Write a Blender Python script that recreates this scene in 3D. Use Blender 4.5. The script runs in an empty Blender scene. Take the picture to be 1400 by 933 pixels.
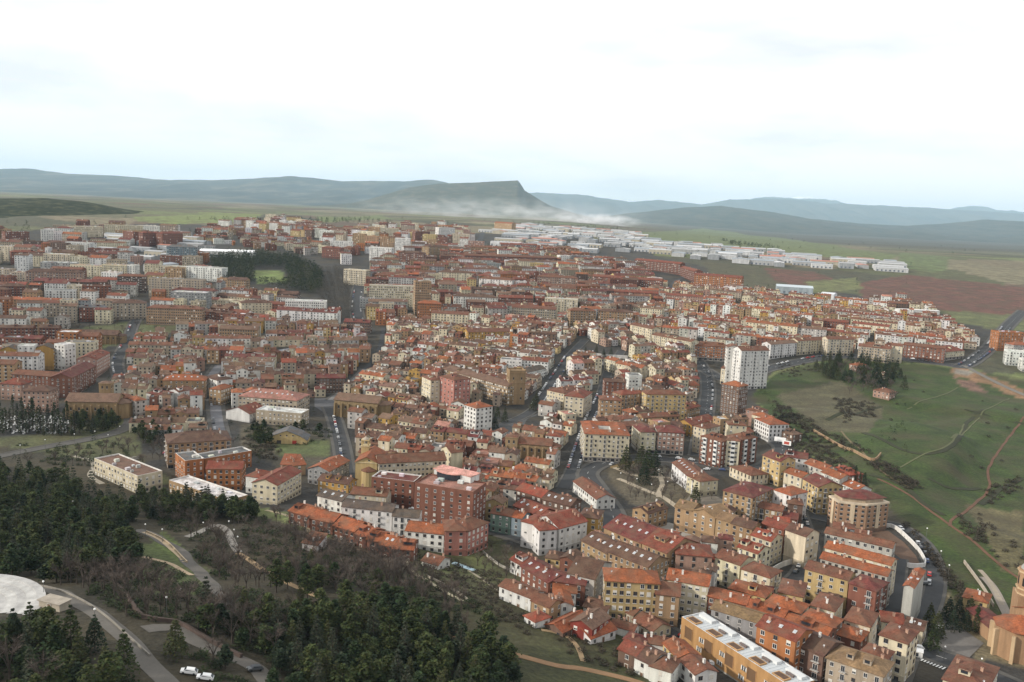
import bpy, math, random
import numpy as np
from mathutils import Matrix, Vector, noise as mnoise
random.seed(11)
RNG = np.random.default_rng(11)
S = bpy.context.scene
COL = S.collection
# ------------------------------------------------------------------ camera
CAMZ = 158.0; FPX = 1212.0; PITCH = math.radians(8.25); ROLL = math.radians(2.6)
_f = np.array([0, math.cos(PITCH), -math.sin(PITCH)])
_r0 = np.array([1.0, 0, 0]); _u0 = np.array([0, math.sin(PITCH), math.cos(PITCH)])
_r = math.cos(ROLL)*_r0 + math.sin(ROLL)*_u0
_u = -math.sin(ROLL)*_r0 + math.cos(ROLL)*_u0
cam = bpy.data.cameras.new('camera'); camo = bpy.data.objects.new('camera', cam); COL.objects.link(camo)
cam.sensor_fit = 'HORIZONTAL'; cam.sensor_width = 36; cam.lens = FPX/1400*36
cam.clip_start = 1; cam.clip_end = 120000
camo.matrix_world = Matrix(((_r[0], _u[0], -_f[0], 0), (_r[1], _u[1], -_f[1], 0), (_r[2], _u[2], -_f[2], CAMZ), (0, 0, 0, 1)))
S.camera = camo
S.cycles.volume_bounces = 2
# ------------------------------------------------------------------ sky
SUN_EL = math.radians(25); SUN_AZ = math.radians(-104)     # azimuth from +Y, clockwise
W = bpy.data.worlds.new('World'); S.world = W; W.use_nodes = True
nt = W.node_tree; nt.nodes.clear()
def N(nt, t, **kw):
    n = nt.nodes.new(t)
    for k, v in kw.items():
        if k.startswith('i_'):
            n.inputs[k[2:].replace('_', ' ')].default_value = v
        else: setattr(n, k, v)
    return n
sky = N(nt, 'ShaderNodeTexSky', sky_type='NISHITA', sun_disc=False, sun_elevation=SUN_EL, sun_rotation=SUN_AZ, altitude=1100, air_density=1.0, dust_density=1.5)
bg = N(nt, 'ShaderNodeBackground'); bg.inputs['Strength'].default_value = 0.1
out = N(nt, 'ShaderNodeOutputWorld')
tc = N(nt, 'ShaderNodeTexCoord'); mp = N(nt, 'ShaderNodeMapping'); mp.inputs['Scale'].default_value = (1.6, 1.6, 7.0)
no = N(nt, 'ShaderNodeTexNoise', i_Scale=2.1, i_Detail=5.0, i_Roughness=0.55)
rp = N(nt, 'ShaderNodeValToRGB'); rp.color_ramp.elements[0].position = 0.34; rp.color_ramp.elements[0].color = (0.74, 0.74, 0.74, 1)
rp.color_ramp.elements[1].position = 0.52; rp.color_ramp.elements[1].color = (1, 1, 1, 1)
mx = N(nt, 'ShaderNodeMixRGB'); mx.inputs['Color2'].default_value = (13.4, 13.4, 13.4, 1)
L = nt.links.new
L(tc.outputs['Generated'], mp.inputs['Vector']); L(mp.outputs['Vector'], no.inputs['Vector'])
L(no.outputs['Fac'], rp.inputs['Fac']); L(rp.outputs['Color'], mx.inputs['Fac']); L(sky.outputs['Color'], mx.inputs['Color1'])
L(mx.outputs['Color'], bg.inputs['Color']); L(bg.outputs['Background'], out.inputs['Surface'])
# ------------------------------------------------------------------ sun through thin cloud
sl = bpy.data.lights.new('sun', 'SUN'); sl.energy = 5.0; sl.angle = math.radians(3); sl.color = (1.0, 0.93, 0.82)
so = bpy.data.objects.new('sun', sl); COL.objects.link(so)
sd = Vector((math.sin(SUN_AZ)*math.cos(SUN_EL), math.cos(SUN_AZ)*math.cos(SUN_EL), math.sin(SUN_EL)))
so.rotation_euler = sd.to_track_quat('Z', 'Y').to_euler(); so.location = (-300, 100, 600)
S.view_settings.view_transform = 'Standard'; S.view_settings.look = 'None'
S.view_settings.exposure = -0.16; S.view_settings.gamma = 1.0
# ------------------------------------------------------------------ terrain function
_D = np.arange(0, 60001, 10.0)
_KD = [0, 600, 800, 1000, 1250, 1500, 1900, 2400, 3200, 4500, 7000, 12000, 60000]
def _tab(k):
    z = np.interp(_D, _KD, k); c = np.cumsum(np.concatenate([[0], z])); w = 10
    s = z.copy(); s[w:-w] = (c[2*w+1:]-c[:-2*w-1])/(2*w+1); return s
_TL = _tab([0, 0, 5, 22, 45, 61, 84, 100, 110, 114, 118, 118, 118]); _TR = _tab([0, 0, 4, 20, 43, 57, 78, 90, 84, 70, 50, 44, 44])
def sst(a, b, x):
    t = np.clip((x-a)/(b-a), 0, 1); return t*t*(3-2*t)
def H(x, y):
    x = np.asarray(x, float); y = np.asarray(y, float)
    t = sst(-0.05, 0.35, x/(np.abs(y)+200))
    z = (1-t)*np.interp(y, _D, _TL) + t*np.interp(y, _D, _TR)
    z = z + 46*np.exp(-((x+150)**2/(2*150**2)+(y-140)**2/(2*135**2)))
    m = np.exp(-((x-310)**2/(2*130**2)+(y-590)**2/(2*140**2)))
    n = np.sin(x*.021+1.4*np.sin(y*.017)+y*.006)
    z = z + m*(9+4.6*np.tanh(4*n)+1.6*np.tanh(4*np.sin(x*.043-y*.031+2*np.sin(y*.013)))) - 5*np.exp(-((x-205)**2/(2*45**2)+(y-650)**2/(2*110**2)))
    hm = np.exp(-((x+120)**2/(2*190**2)+(y-330)**2/(2*130**2)))
    z = z + hm*1.5*(np.sin(x*.05+y*.03)+np.sin(y*.045-x*.02))
    z = z + sst(2200, 4000, y)*3*(np.sin(x*.004+y*.0021)+np.sin(x*.0021-y*.0033+1))
    return z
_T = np.concatenate([np.geomspace(90, 3000, 500), np.geomspace(3020, 40000, 160)])
def ray(px, py):
    a = (px-700)/FPX; b = (466.5-py)/FPX
    v = _f + a*_r + b*_u
    return v/v[1]
def G(px, py):
    """ground point seen at photo pixel"""
    v = ray(px, py); X = v[0]*_T; Z = CAMZ+v[2]*_T
    d = Z-H(X, _T); k = np.argmax(d < 0)
    if d[k] >= 0: k = len(_T)-1
    lo, hi = _T[max(k-1, 0)], _T[k]
    for _ in range(18):
        m = (lo+hi)/2
        if CAMZ+v[2]*m - float(H(v[0]*m, m)) > 0: lo = m
        else: hi = m
    return np.array([v[0]*hi, hi])
def E(px, py, h):
    """point at height h above ground seen at pixel"""
    v = ray(px, py); X = v[0]*_T; Z = CAMZ+v[2]*_T
    d = Z-H(X, _T)-h; k = np.argmax(d < 0); lo, hi = _T[max(k-1, 0)], _T[k]
    for _ in range(18):
        m = (lo+hi)/2
        if CAMZ+v[2]*m - float(H(v[0]*m, m)) - h > 0: lo = m
        else: hi = m
    return np.array([v[0]*hi, hi])
def proj(x, y, z):
    d = np.array([x, y, z-CAMZ]); c = d@_f
    return 700+FPX*(d@_r)/c, 466.5-FPX*(d@_u)/c, c
def h1(x, y): return float(H(x, y))
# ------------------------------------------------------------------ helpers
def tag(o, label=None, cat=None, group=None, kind=None):
    if label: o['label'] = label
    if cat: o['category'] = cat
    if group: o['group'] = group
    if kind: o['kind'] = kind
    return o
def obj(name, me, parent=None, loc=None, rz=0):
    o = bpy.data.objects.new(name, me); COL.objects.link(o)
    if parent: o.parent = parent
    if loc is not None: o.location = loc
    if rz: o.rotation_euler = (0, 0, rz)
    return o
class MB:
    """collects polygons with a colour and a material slot each"""
    def __init__(s): s.v = []; s.f = []; s.c = []; s.m = []
    def poly(s, pts, col=(1, 1, 1), m=0):
        k = len(s.v); s.v.extend([tuple(p) for p in pts]); s.f.append(tuple(range(k, k+len(pts)))); s.c.append(col); s.m.append(m)
    def box(s, x0, x1, y0, y1, z0, z1, col=(1, 1, 1), m=0, bottom=False):
        p = [(x0, y0, z0), (x1, y0, z0), (x1, y1, z0), (x0, y1, z0), (x0, y0, z1), (x1, y0, z1), (x1, y1, z1), (x0, y1, z1)]
        k = len(s.v); s.v.extend(p)
        F = [(0, 1, 5, 4), (1, 2, 6, 5), (2, 3, 7, 6), (3, 0, 4, 7), (4, 5, 6, 7)]
        if bottom: F.append((3, 2, 1, 0))
        for f in F: s.f.append(tuple(k+i for i in f)); s.c.append(col); s.m.append(m)
    def tube(s, p, q, r0, r1, n=6, col=(1, 1, 1), m=0, cap=False):
        p = Vector(p); q = Vector(q); a = (q-p).normalized(); b = a.orthogonal().normalized(); c = a.cross(b); k = len(s.v)
        for (o, r) in ((p, r0), (q, r1)):
            for i in range(n):
                t = 2*math.pi*i/n; s.v.append(tuple(o+(b*math.cos(t)+c*math.sin(t))*r))
        for i in range(n):
            j = (i+1) % n; s.f.append((k+i, k+j, k+n+j, k+n+i)); s.c.append(col); s.m.append(m)
        if cap: s.f.append(tuple(range(k+n, k+2*n))); s.c.append(col); s.m.append(m)
    def slab(s, polys, t, col, m=0):
        """thick sheet: the polygons, their underside and the rim"""
        edges = {}
        R = lambda p: (round(p[0], 3), round(p[1], 3), round(p[2], 3))
        for P in polys:
            s.poly(P, col, m); s.poly([(x, y, z-t) for x, y, z in reversed(P)], col, m)
            for i in range(len(P)):
                e = (R(P[i]), R(P[(i+1) % len(P)]))
                if (e[1], e[0]) in edges: del edges[(e[1], e[0])]
                else: edges[e] = 1
        for a, b in edges: s.poly([(a[0], a[1], a[2]-t), (b[0], b[1], b[2]-t), b, a], col, m)
    def add(s, o, M=None):
        k = len(s.v)
        if M is None: s.v.extend(o.v)
        else: s.v.extend([tuple(M @ Vector(p)) for p in o.v])
        s.f.extend([tuple(i+k for i in f) for f in o.f]); s.c.extend(o.c); s.m.extend(o.m)
    def mesh(s, name, mats, smooth=False):
        me = bpy.data.meshes.new(name); me.from_pydata(s.v, [], s.f)
        for m in mats: me.materials.append(m)
        if len(s.f):
            me.polygons.foreach_set('material_index', np.array(s.m, np.int32))
            a = me.attributes.new('col', 'FLOAT_COLOR', 'FACE')
            c = np.ones((len(s.f), 4), np.float32); c[:, :3] = np.array(s.c, np.float32); a.data.foreach_set('color', c.ravel())
            if smooth: me.polygons.foreach_set('use_smooth', np.ones(len(s.f), bool))
        me.update(); return me
# ------------------------------------------------------------------ materials
def mat(name, col=None, rough=0.9, attr=False, n1=None, n2=None, bump=None, spec=0.3, metal=0.0, streak=False, hue=None):
    """n1/n2 = (scale, low, high) multiply noises in metres of world space"""
    M = bpy.data.materials.new(name); M.use_nodes = True; t = M.node_tree; b = t.nodes['Principled BSDF']
    b.inputs['Roughness'].default_value = rough; b.inputs['Specular IOR Level'].default_value = spec; b.inputs['Metallic'].default_value = metal
    if attr:
        a = N(t, 'ShaderNodeAttribute', attribute_name='col'); cur = a.outputs['Color']
    else:
        a = N(t, 'ShaderNodeRGB'); a.outputs[0].default_value = (*col, 1); cur = a.outputs[0]
    g = N(t, 'ShaderNodeNewGeometry'); pos = g.outputs['Position']
    for k, n in enumerate((n1, n2)):
        if not n: continue
        src = pos
        if streak and k == 0:
            mpn = N(t, 'ShaderNodeMapping'); mpn.inputs['Scale'].default_value = (1, 1, 0.18); t.links.new(pos, mpn.inputs['Vector']); src = mpn.outputs['Vector']
        x = N(t, 'ShaderNodeTexNoise', i_Scale=1.0/n[0], i_Detail=4.0, i_Roughness=0.6); t.links.new(src, x.inputs['Vector'])
        r = N(t, 'ShaderNodeMapRange'); r.inputs['From Min'].default_value = 0.28; r.inputs['From Max'].default_value = 0.72
        r.inputs['To Min'].default_value = n[1]; r.inputs['To Max'].default_value = n[2]; t.links.new(x.outputs['Fac'], r.inputs['Value'])
        m = N(t, 'ShaderNodeVectorMath', operation='SCALE'); t.links.new(cur, m.inputs[0]); t.links.new(r.outputs['Result'], m.inputs['Scale']); cur = m.outputs['Vector']
    if hue:
        x = N(t, 'ShaderNodeTexNoise', i_Scale=1.0/hue[0], i_Detail=3.0); t.links.new(pos, x.inputs['Vector'])
        r = N(t, 'ShaderNodeMapRange'); r.inputs['From Min'].default_value = 0.42; r.inputs['From Max'].default_value = 0.68
        r.inputs['To Min'].default_value = 0; r.inputs['To Max'].default_value = hue[2]; t.links.new(x.outputs['Fac'], r.inputs['Value'])
        m = N(t, 'ShaderNodeMixRGB'); m.inputs['Color2'].default_value = (*hue[1], 1); t.links.new(r.outputs['Result'], m.inputs['Fac']); t.links.new(cur, m.inputs['Color1']); cur = m.outputs['Color']
    t.links.new(cur, b.inputs['Base Color'])
    if bump:
        x = N(t, 'ShaderNodeTexNoise', i_Scale=1.0/bump[0], i_Detail=5.0); t.links.new(pos, x.inputs['Vector'])
        bp = N(t, 'ShaderNodeBump', i_Strength=1.0, i_Distance=bump[1]); t.links.new(x.outputs['Fac'], bp.inputs['Height']); t.links.new(bp.outputs['Normal'], b.inputs['Normal'])
    return M
M_WALL = mat('painted_wall', attr=True, n1=(2.5, .68, 1.12), n2=(.35, .90, 1.08), streak=True)
M_ROOF = mat('clay_tiles', attr=True, n1=(3.4, .62, 1.3), n2=(.7, .62, 1.38), bump=(.4, .08), hue=(4.5, (.13, .085, .055), .55))
M_GLASS = mat('window_glass', (.028, .032, .04), rough=.18, spec=.5)
M_FRAME = mat('window_frame', attr=True, rough=.6)
M_GROUND = mat('ground', attr=True, n1=(17, .6, 1.35), n2=(1.7, .55, 1.45), bump=(1.6, .5), hue=(28, (.062, .048, .026), .6))
M_ROAD = mat('asphalt', attr=True, n1=(9, .8, 1.15), n2=(.8, .9, 1.1))
M_BARK = mat('bark', (.07, .055, .045), n1=(.5, .7, 1.3))
M_NEEDLE = mat('needles', attr=True, n1=(3.0, .6, 1.4), rough=.85, spec=.15)
M_TWIG = mat('twigs', attr=True, n1=(4.0, .75, 1.3), rough=.95, spec=.1)
M_PAINT = mat('car_paint', attr=True, rough=.28, spec=.5)
M_RUBBER = mat('rubber', (.02, .02, .02), rough=.8)
M_METAL = mat('painted_metal', attr=True, rough=.5)
M_HILL = None
# ------------------------------------------------------------------ colour names
WC = dict(white=(.66, .65, .62), cream=(.58, .51, .37), pale=(.43, .41, .375), beige=(.37, .31, .235), tan=(.33, .22, .125), sandstone=(.28, .19, .105),
          yellow=(.48, .36, .175), ochre=(.42, .255, .075), pink=(.42, .19, .15), brick=(.19, .08, .053), orange=(.33, .135, .052), brown=(.15, .095, .07),
          grey=(.27, .27, .27), green=(.17, .26, .21), bluegrey=(.19, .235, .26), red=(.2, .038, .027), rose=(.34, .22, .17))
WC = {k: tuple(x*.93 for x in v) for k, v in WC.items()}
WN = dict(white='white', cream='cream', pale='pale grey', beige='beige', tan='tan', sandstone='sandstone', yellow='yellow', ochre='ochre', pink='pink', brick='red brick',
          orange='orange brick', brown='brown', grey='grey', green='green', bluegrey='blue grey', red='dark red', rose='dusky pink')
RC = dict(orange=(.29, .088, .036), red=(.19, .05, .03), russet=(.165, .066, .039), brown=(.102, .052, .036), maroon=(.135, .035, .029), slate=(.092, .074, .06), tan=(.24, .155, .08),
          white=(.66, .66, .64), grey=(.12, .125, .13), pinkish=(.36, .17, .13), bright=(.245, .054, .03), dull=(.17, .10, .068))
RC = {k: tuple(x*.80 for x in v) for k, v in RC.items()}
RN = dict(orange='orange', red='red', russet='russet', brown='brown', maroon='maroon', slate='grey brown', tan='tan', white='white', grey='grey', pinkish='pale pink', bright='bright red', dull='faded brown')
NUM = ['no', 'One', 'Two', 'Three', 'Four', 'Five', 'Six', 'Seven', 'Eight', 'Nine', 'Ten', 'Eleven', 'Twelve', 'Thirteen', 'Fourteen']
def jit(c, a=.08):
    k = 1+random.uniform(-a, a); return tuple(max(.01, min(.85, x*k*(1+random.uniform(-a/3, a/3)))) for x in c)
# ------------------------------------------------------------------ polygons on the ground
def inpoly(X, Y, P):
    r = np.zeros(X.shape, bool); n = len(P); j = n-1
    for i in range(n):
        x1, y1 = P[i]; x2, y2 = P[j]
        c = ((y1 > Y) != (y2 > Y))
        if y1 != y2: r ^= c & (X < (x2-x1)*(Y-y1)/(y2-y1)+x1)
        j = i
    return r
def GP(pts): return [G(*p) for p in pts]
def pxs(s): 
    a = [float(t) for t in s.replace(',', ' ').split()]
    return list(zip(a[::2], a[1::2]))
# occupancy of the town: 2 m cells
OX0, OX1, OY0, OY1, OC = -1500, 1500, 200, 3400, 2.0
ONX, ONY = int((OX1-OX0)/OC), int((OY1-OY0)/OC)
OCC = np.zeros((ONX, ONY), bool)
def occ_poly(P, grow=0.0):
    P = np.array(P); c = P.mean(0)
    if grow: P = c+(P-c)*(1+grow/np.maximum(1, np.linalg.norm(P-c, axis=1))[:, None])
    i0 = max(0, int((P[:, 0].min()-OX0)/OC)-1); i1 = min(ONX, int((P[:, 0].max()-OX0)/OC)+2)
    j0 = max(0, int((P[:, 1].min()-OY0)/OC)-1); j1 = min(ONY, int((P[:, 1].max()-OY0)/OC)+2)
    if i1 <= i0 or j1 <= j0: return
    X, Y = np.meshgrid(OX0+(np.arange(i0, i1)+.5)*OC, OY0+(np.arange(j0, j1)+.5)*OC, indexing='ij')
    OCC[i0:i1, j0:j1] |= inpoly(X, Y, P)
def occ_at(x, y):
    i = ((np.asarray(x)-OX0)/OC).astype(int); j = ((np.asarray(y)-OY0)/OC).astype(int)
    ok = (i >= 0) & (i < ONX) & (j >= 0) & (j < ONY)
    r = np.ones(np.shape(i), bool); r[ok] = OCC[i[ok], j[ok]]; return r
# ------------------------------------------------------------------ ground sheet
GRASS = (.031, .050, .008); DRY = (.135, .115, .055); SOIL = (.105, .046, .032); URB = (.034, .032, .029); LIT = (.036, .031, .019); BRIGHT = (.15, .18, .055); SAND = (.34, .24, .14)
def build_ground():
    na, nr = 520, 560
    A = np.radians(np.linspace(-52, 52, na)); R = np.geomspace(60, 56000, nr)
    aa, rr = np.meshgrid(A, R, indexing='ij'); X = rr*np.sin(aa); Y = rr*np.cos(aa); Z = H(X, Y)
    V = np.stack([X, Y, Z], -1).reshape(-1, 3)
    I = np.arange(na*nr).reshape(na, nr)
    F = np.stack([I[:-1, :-1], I[1:, :-1], I[1:, 1:], I[:-1, 1:]], -1).reshape(-1, 4)
    me = bpy.data.meshes.new('ground'); me.vertices.add(len(V)); me.vertices.foreach_set('co', V.ravel().astype(np.float32))
    me.loops.add(F.size); me.loops.foreach_set('vertex_index', F.ravel().astype(np.int32))
    me.polygons.add(len(F)); me.polygons.foreach_set('loop_start', np.arange(0, F.size, 4, dtype=np.int32)); me.polygons.foreach_set('loop_total', np.full(len(F), 4, np.int32))
    me.polygons.foreach_set('use_smooth', np.ones(len(F), bool))
    x = V[:, 0]; y = V[:, 1]
    # field mosaic
    def cells(sx, sy, seed):
        wx = x+40*np.sin(y*.006)+.35*y*.3; wy = y+60*np.sin(x*.004)
        u = wx/sx; v = wy/sy; iu = np.floor(u); iv = np.floor(v); best = np.full(x.shape, 9e9); val = np.zeros((len(x), 2))
        def hsh(a, b, k): return np.modf(np.abs(np.sin(a*127.1+b*311.7+k*74.7+seed)*43758.5453))[0]
        for di in (-1, 0, 1):
            for dj in (-1, 0, 1):
                a = iu+di; b = iv+dj; dd = np.abs(a+hsh(a, b, 1)-u)+np.abs(b+hsh(a, b, 2)-v); k = dd < best
                best[k] = dd[k]; val[k, 0] = hsh(a, b, 3)[k]; val[k, 1] = hsh(a, b, 4)[k]
        return val
    v = cells(230, 330, 1.3); pal = np.array([(.10, .095, .05), (.15, .125, .075), (.075, .08, .035), (.12, .14, .05), (.11, .075, .05), (.06, .06, .035), (.17, .15, .09), (.095, .10, .045)])
    C = pal[(v[:, 0]*8).astype(int) % 8]*(.85+.3*v[:, 1:2])
    # scrub colour of the wooded far plain on the right
    wood = sst(3600, 5200, y)*sst(.05, .25, x/(y+1)); C = C*(1-wood[:, None])+np.array((.05, .048, .03))*wood[:, None]
    def paint(s, col, soft=0):
        k = inpoly(x, y, GP(pxs(s))); C[k] = col
    for s, col in ZONES: paint(s, col)
    C = np.concatenate([C, np.ones((len(C), 1))], 1).astype(np.float32)
    a = me.attributes.new('col', 'FLOAT_COLOR', 'POINT'); a.data.foreach_set('color', C.ravel())
    me.materials.append(M_GROUND); me.update(); me.validate()
    tag(obj('ground', me), kind='structure')
TOWN_PX = '-60 600 0 600 90 590 180 560 200 640 330 690 600 770 640 790 760 860 900 930 1100 1000 1400 1000 1480 930 1330 900 1290 830 1280 760 1220 700 1180 660 1060 600 1030 540 1060 505 1130 492 1240 494 1310 500 1370 470 1500 440 1500 425 1350 440 1290 430 1180 405 1060 385 900 352 860 330 720 322 560 315 480 322 240 305 0 318 -120 330'
ZONES = [
    ('-400 470 -60 600 180 640 330 700 600 790 760 870 900 945 1000 1100 -900 1100', LIT),            # wooded hillside
    (TOWN_PX, URB),
    ('640 700 760 790 900 900 930 960 700 960 560 850 560 740', (.046, .048, .018)),                   # open slope below the cottages
    ('560 735 640 745 700 790 660 815 600 800 560 770', (.075, .085, .03)),
    ('1030 540 1060 510 1130 494 1240 497 1310 503 1500 540 1500 900 1400 880 1330 850 1290 800 1285 760 1225 705 1180 655 1070 605', GRASS),
    ('1060 540 1150 520 1210 560 1190 590 1120 590', (.075, .068, .036)),
    ('1296 502 1318 503 1332 508 1345 512 1380 524 1402 536 1402 548 1380 540 1352 526 1326 520 1304 512', (.20, .115, .06)), ('1306 516 1330 522 1340 530 1352 538 1334 536 1312 528', (.15, .085, .06)), ('1306 506 1330 509 1322 514 1306 511', (.19, .17, .14)),
    ('1320 690 1400 700 1400 790 1370 780', (.10, .085, .04)),
    ('960 358 1080 367 1160 386 1100 402 980 388', (.065, .062, .032)), ('1045 367 1110 371 1152 386 1130 397 1060 385', SOIL), ('1170 388 1240 376 1410 394 1410 436 1290 424 1180 408', SOIL),
    ('1100 385 1170 380 1180 395 1110 402', (.12, .13, .05)), ('1285 424 1400 432 1500 440 1500 460 1370 452 1300 440', (.10, .11, .045)),
    ('860 318 960 312 1100 330 1230 350 1200 362 1080 345 900 335', (.11, .135, .05)), ('1230 345 1300 352 1290 375 1230 366', (.10, .13, .05)),
    ('180 297 260 294 340 297 330 304 240 307 190 303', BRIGHT), ('270 290 360 293 350 299 280 297', BRIGHT), ('430 296 520 294 540 300 440 303', (.12, .15, .05)),
    ('345 370 385 370 392 386 352 388', (.13, .17, .05)), ('60 455 180 440 250 447 200 470 110 478', (.085, .095, .04)),
    ('330 580 440 590 445 640 380 640 330 610', (.07, .06, .04)), ('375 605 450 600 450 625 380 625', (.08, .10, .035)),
    ('830 625 880 632 960 650 985 680 930 690 860 690 835 660', (.095, .08, .055)),                    # garden square
    ('165 748 215 740 290 780 270 815 210 815 185 790', (.075, .095, .03)), ('200 735 225 728 265 765 240 765', (.085, .11, .03)),
    ('880 560 0 0 0 0', URB),
]
ZONES.pop()
# ------------------------------------------------------------------ strips: roads, pavements, paths
def resample(P, step=5.0):
    P = [np.array(p, float) for p in P]; Q = []
    for i in range(len(P)-1):
        p0 = P[max(i-1, 0)]; p1 = P[i]; p2 = P[i+1]; p3 = P[min(i+2, len(P)-1)]
        n = max(2, int(np.linalg.norm(p2-p1)/step))
        for k in range(n):
            t = k/n; Q.append(.5*((2*p1)+(p2-p0)*t+(2*p0-5*p1+4*p2-p3)*t*t+(3*p1-p0-3*p2+p3)*t**3))
    Q.append(P[-1]); return np.array(Q)
def norms(Q):
    d = np.gradient(Q, axis=0); d /= np.linalg.norm(d, axis=1)[:, None]+1e-9
    return np.stack([-d[:, 1], d[:, 0]], 1)
def strip(name, Q, o0, o1, dz, col, thick=.3, m=None, kind='structure'):
    n = norms(Q); mb = MB(); A = Q+n*o0; B = Q+n*o1; C_ = (A+B)/2
    za = H(A[:, 0], A[:, 1])+dz; zc = H(C_[:, 0], C_[:, 1])+dz; zb = H(B[:, 0], B[:, 1])+dz
    for i in range(len(Q)-1):
        for (P0, z0, P1, z1) in ((A, za, C_, zc), (C_, zc, B, zb)):
            mb.poly([(*P0[i+1], z0[i+1]), (*P0[i], z0[i]), (*P1[i], z1[i]), (*P1[i+1], z1[i+1])], col)
        mb.poly([(*A[i], za[i]), (*A[i+1], za[i+1]), (*A[i+1], za[i+1]-thick), (*A[i], za[i]-thick)], col)
        mb.poly([(*B[i+1], zb[i+1]), (*B[i], zb[i]), (*B[i], zb[i]-thick), (*B[i+1], zb[i+1]-thick)], col)
    o = obj(name, mb.mesh(name, [m or M_ROAD])); tag(o, kind=kind); return o
ROADQ = []
def road(s, w, pave=2.0, col=(.042, .043, .045), marks=False, occ=True):
    Q = resample(GP(pxs(s))); ROADQ.append((Q, w))
    k_ = len(ROADQ)*.004
    strip('road', Q, -w/2, w/2, .14+k_, col)
    if pave:
        strip('pavement', Q, w/2, w/2+pave, .27+k_, (.08, .075, .068)); strip('pavement', Q, -w/2-pave, -w/2, .272+k_, (.08, .075, .068))
    if marks:
        n = norms(Q)
        mb = MB()
        for i in range(0, len(Q)-1, 2):
            a, b = Q[i], Q[i]+(Q[i+1]-Q[i])*.6; k = n[i]*.09
            P = [a-k, a+k, b+k, b-k][::-1]; mb.poly([(p[0], p[1], h1(*p)+.15+k_) for p in P], (.6, .6, .58))
        tag(obj('lane_marking', mb.mesh('lane_marking', [M_ROAD])), kind='structure')
    if occ:
        n = norms(Q); g = w/2+pave
        for i in range(len(Q)-1): occ_poly([Q[i]-n[i]*g, Q[i]+n[i]*g, Q[i+1]+n[i+1]*g, Q[i+1]-n[i+1]*g])
    return Q
PN = []
def path(s, w, col=SAND, name='path'):
    Q = resample(GP(pxs(s)), 3.0); Q = Q + np.stack([np.sin(np.arange(len(Q))*.7), np.cos(np.arange(len(Q))*.5)], 1)*.12*w
    PN.append(1); strip(name, Q, -w/2, w/2, .07+.004*len(PN), col, .2, M_ROAD)
    return Q
def plaza(s, col, name='plaza', dz=.11):
    PN.append(1); dz += .0023*len(PN)
    P = GP(pxs(s)); occ_poly(P); c = np.mean(P, 0); mb = MB(); n = len(P); R = 6
    for i in range(n):
        a, b = P[i], P[(i+1) % n]
        for k in range(R):
            t0, t1 = k/R, (k+1)/R
            q = [c+(a-c)*t0, c+(a-c)*t1, c+(b-c)*t1, c+(b-c)*t0]
            if k == 0: q = q[1:3]+[c]
            A = sum((q[j][0]*q[(j+1) % len(q)][1]-q[(j+1) % len(q)][0]*q[j][1]) for j in range(len(q)))
            if A < 0: q = q[::-1]
            mb.poly([(p[0], p[1], h1(*p)+dz) for p in q], col)
    o = obj(name, mb.mesh(name, [M_ROAD])); tag(o, kind='structure'); return P
def wall_line(s, h, t, col, label, cat='wall', name='wall', dz=0):
    Q = resample(GP(pxs(s)), 4.0); n = norms(Q); mb = MB(); A = Q-n*t/2; B = Q+n*t/2; c0 = Q.mean(0); z0 = h1(*c0)
    P3 = lambda p, k: (p[0]-c0[0], p[1]-c0[1], h1(*p)+k-z0)
    for i in range(len(Q)-1):
        mb.poly([P3(A[i+1], h), P3(A[i], h), P3(B[i], h), P3(B[i+1], h)], col)
        mb.poly([P3(A[i], h), P3(A[i+1], h), P3(A[i+1], -1), P3(A[i], -1)], col); mb.poly([P3(B[i+1], h), P3(B[i], h), P3(B[i], -1), P3(B[i+1], -1)], col)
    for e in (0, -1): mb.poly([P3(A[e], -1), P3(B[e], -1), P3(B[e], h), P3(A[e], h)], col)
    o = obj(name, mb.mesh(name, [M_WALL]), loc=(c0[0], c0[1], z0)); tag(o, label, cat); return o
build_ground()
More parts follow.
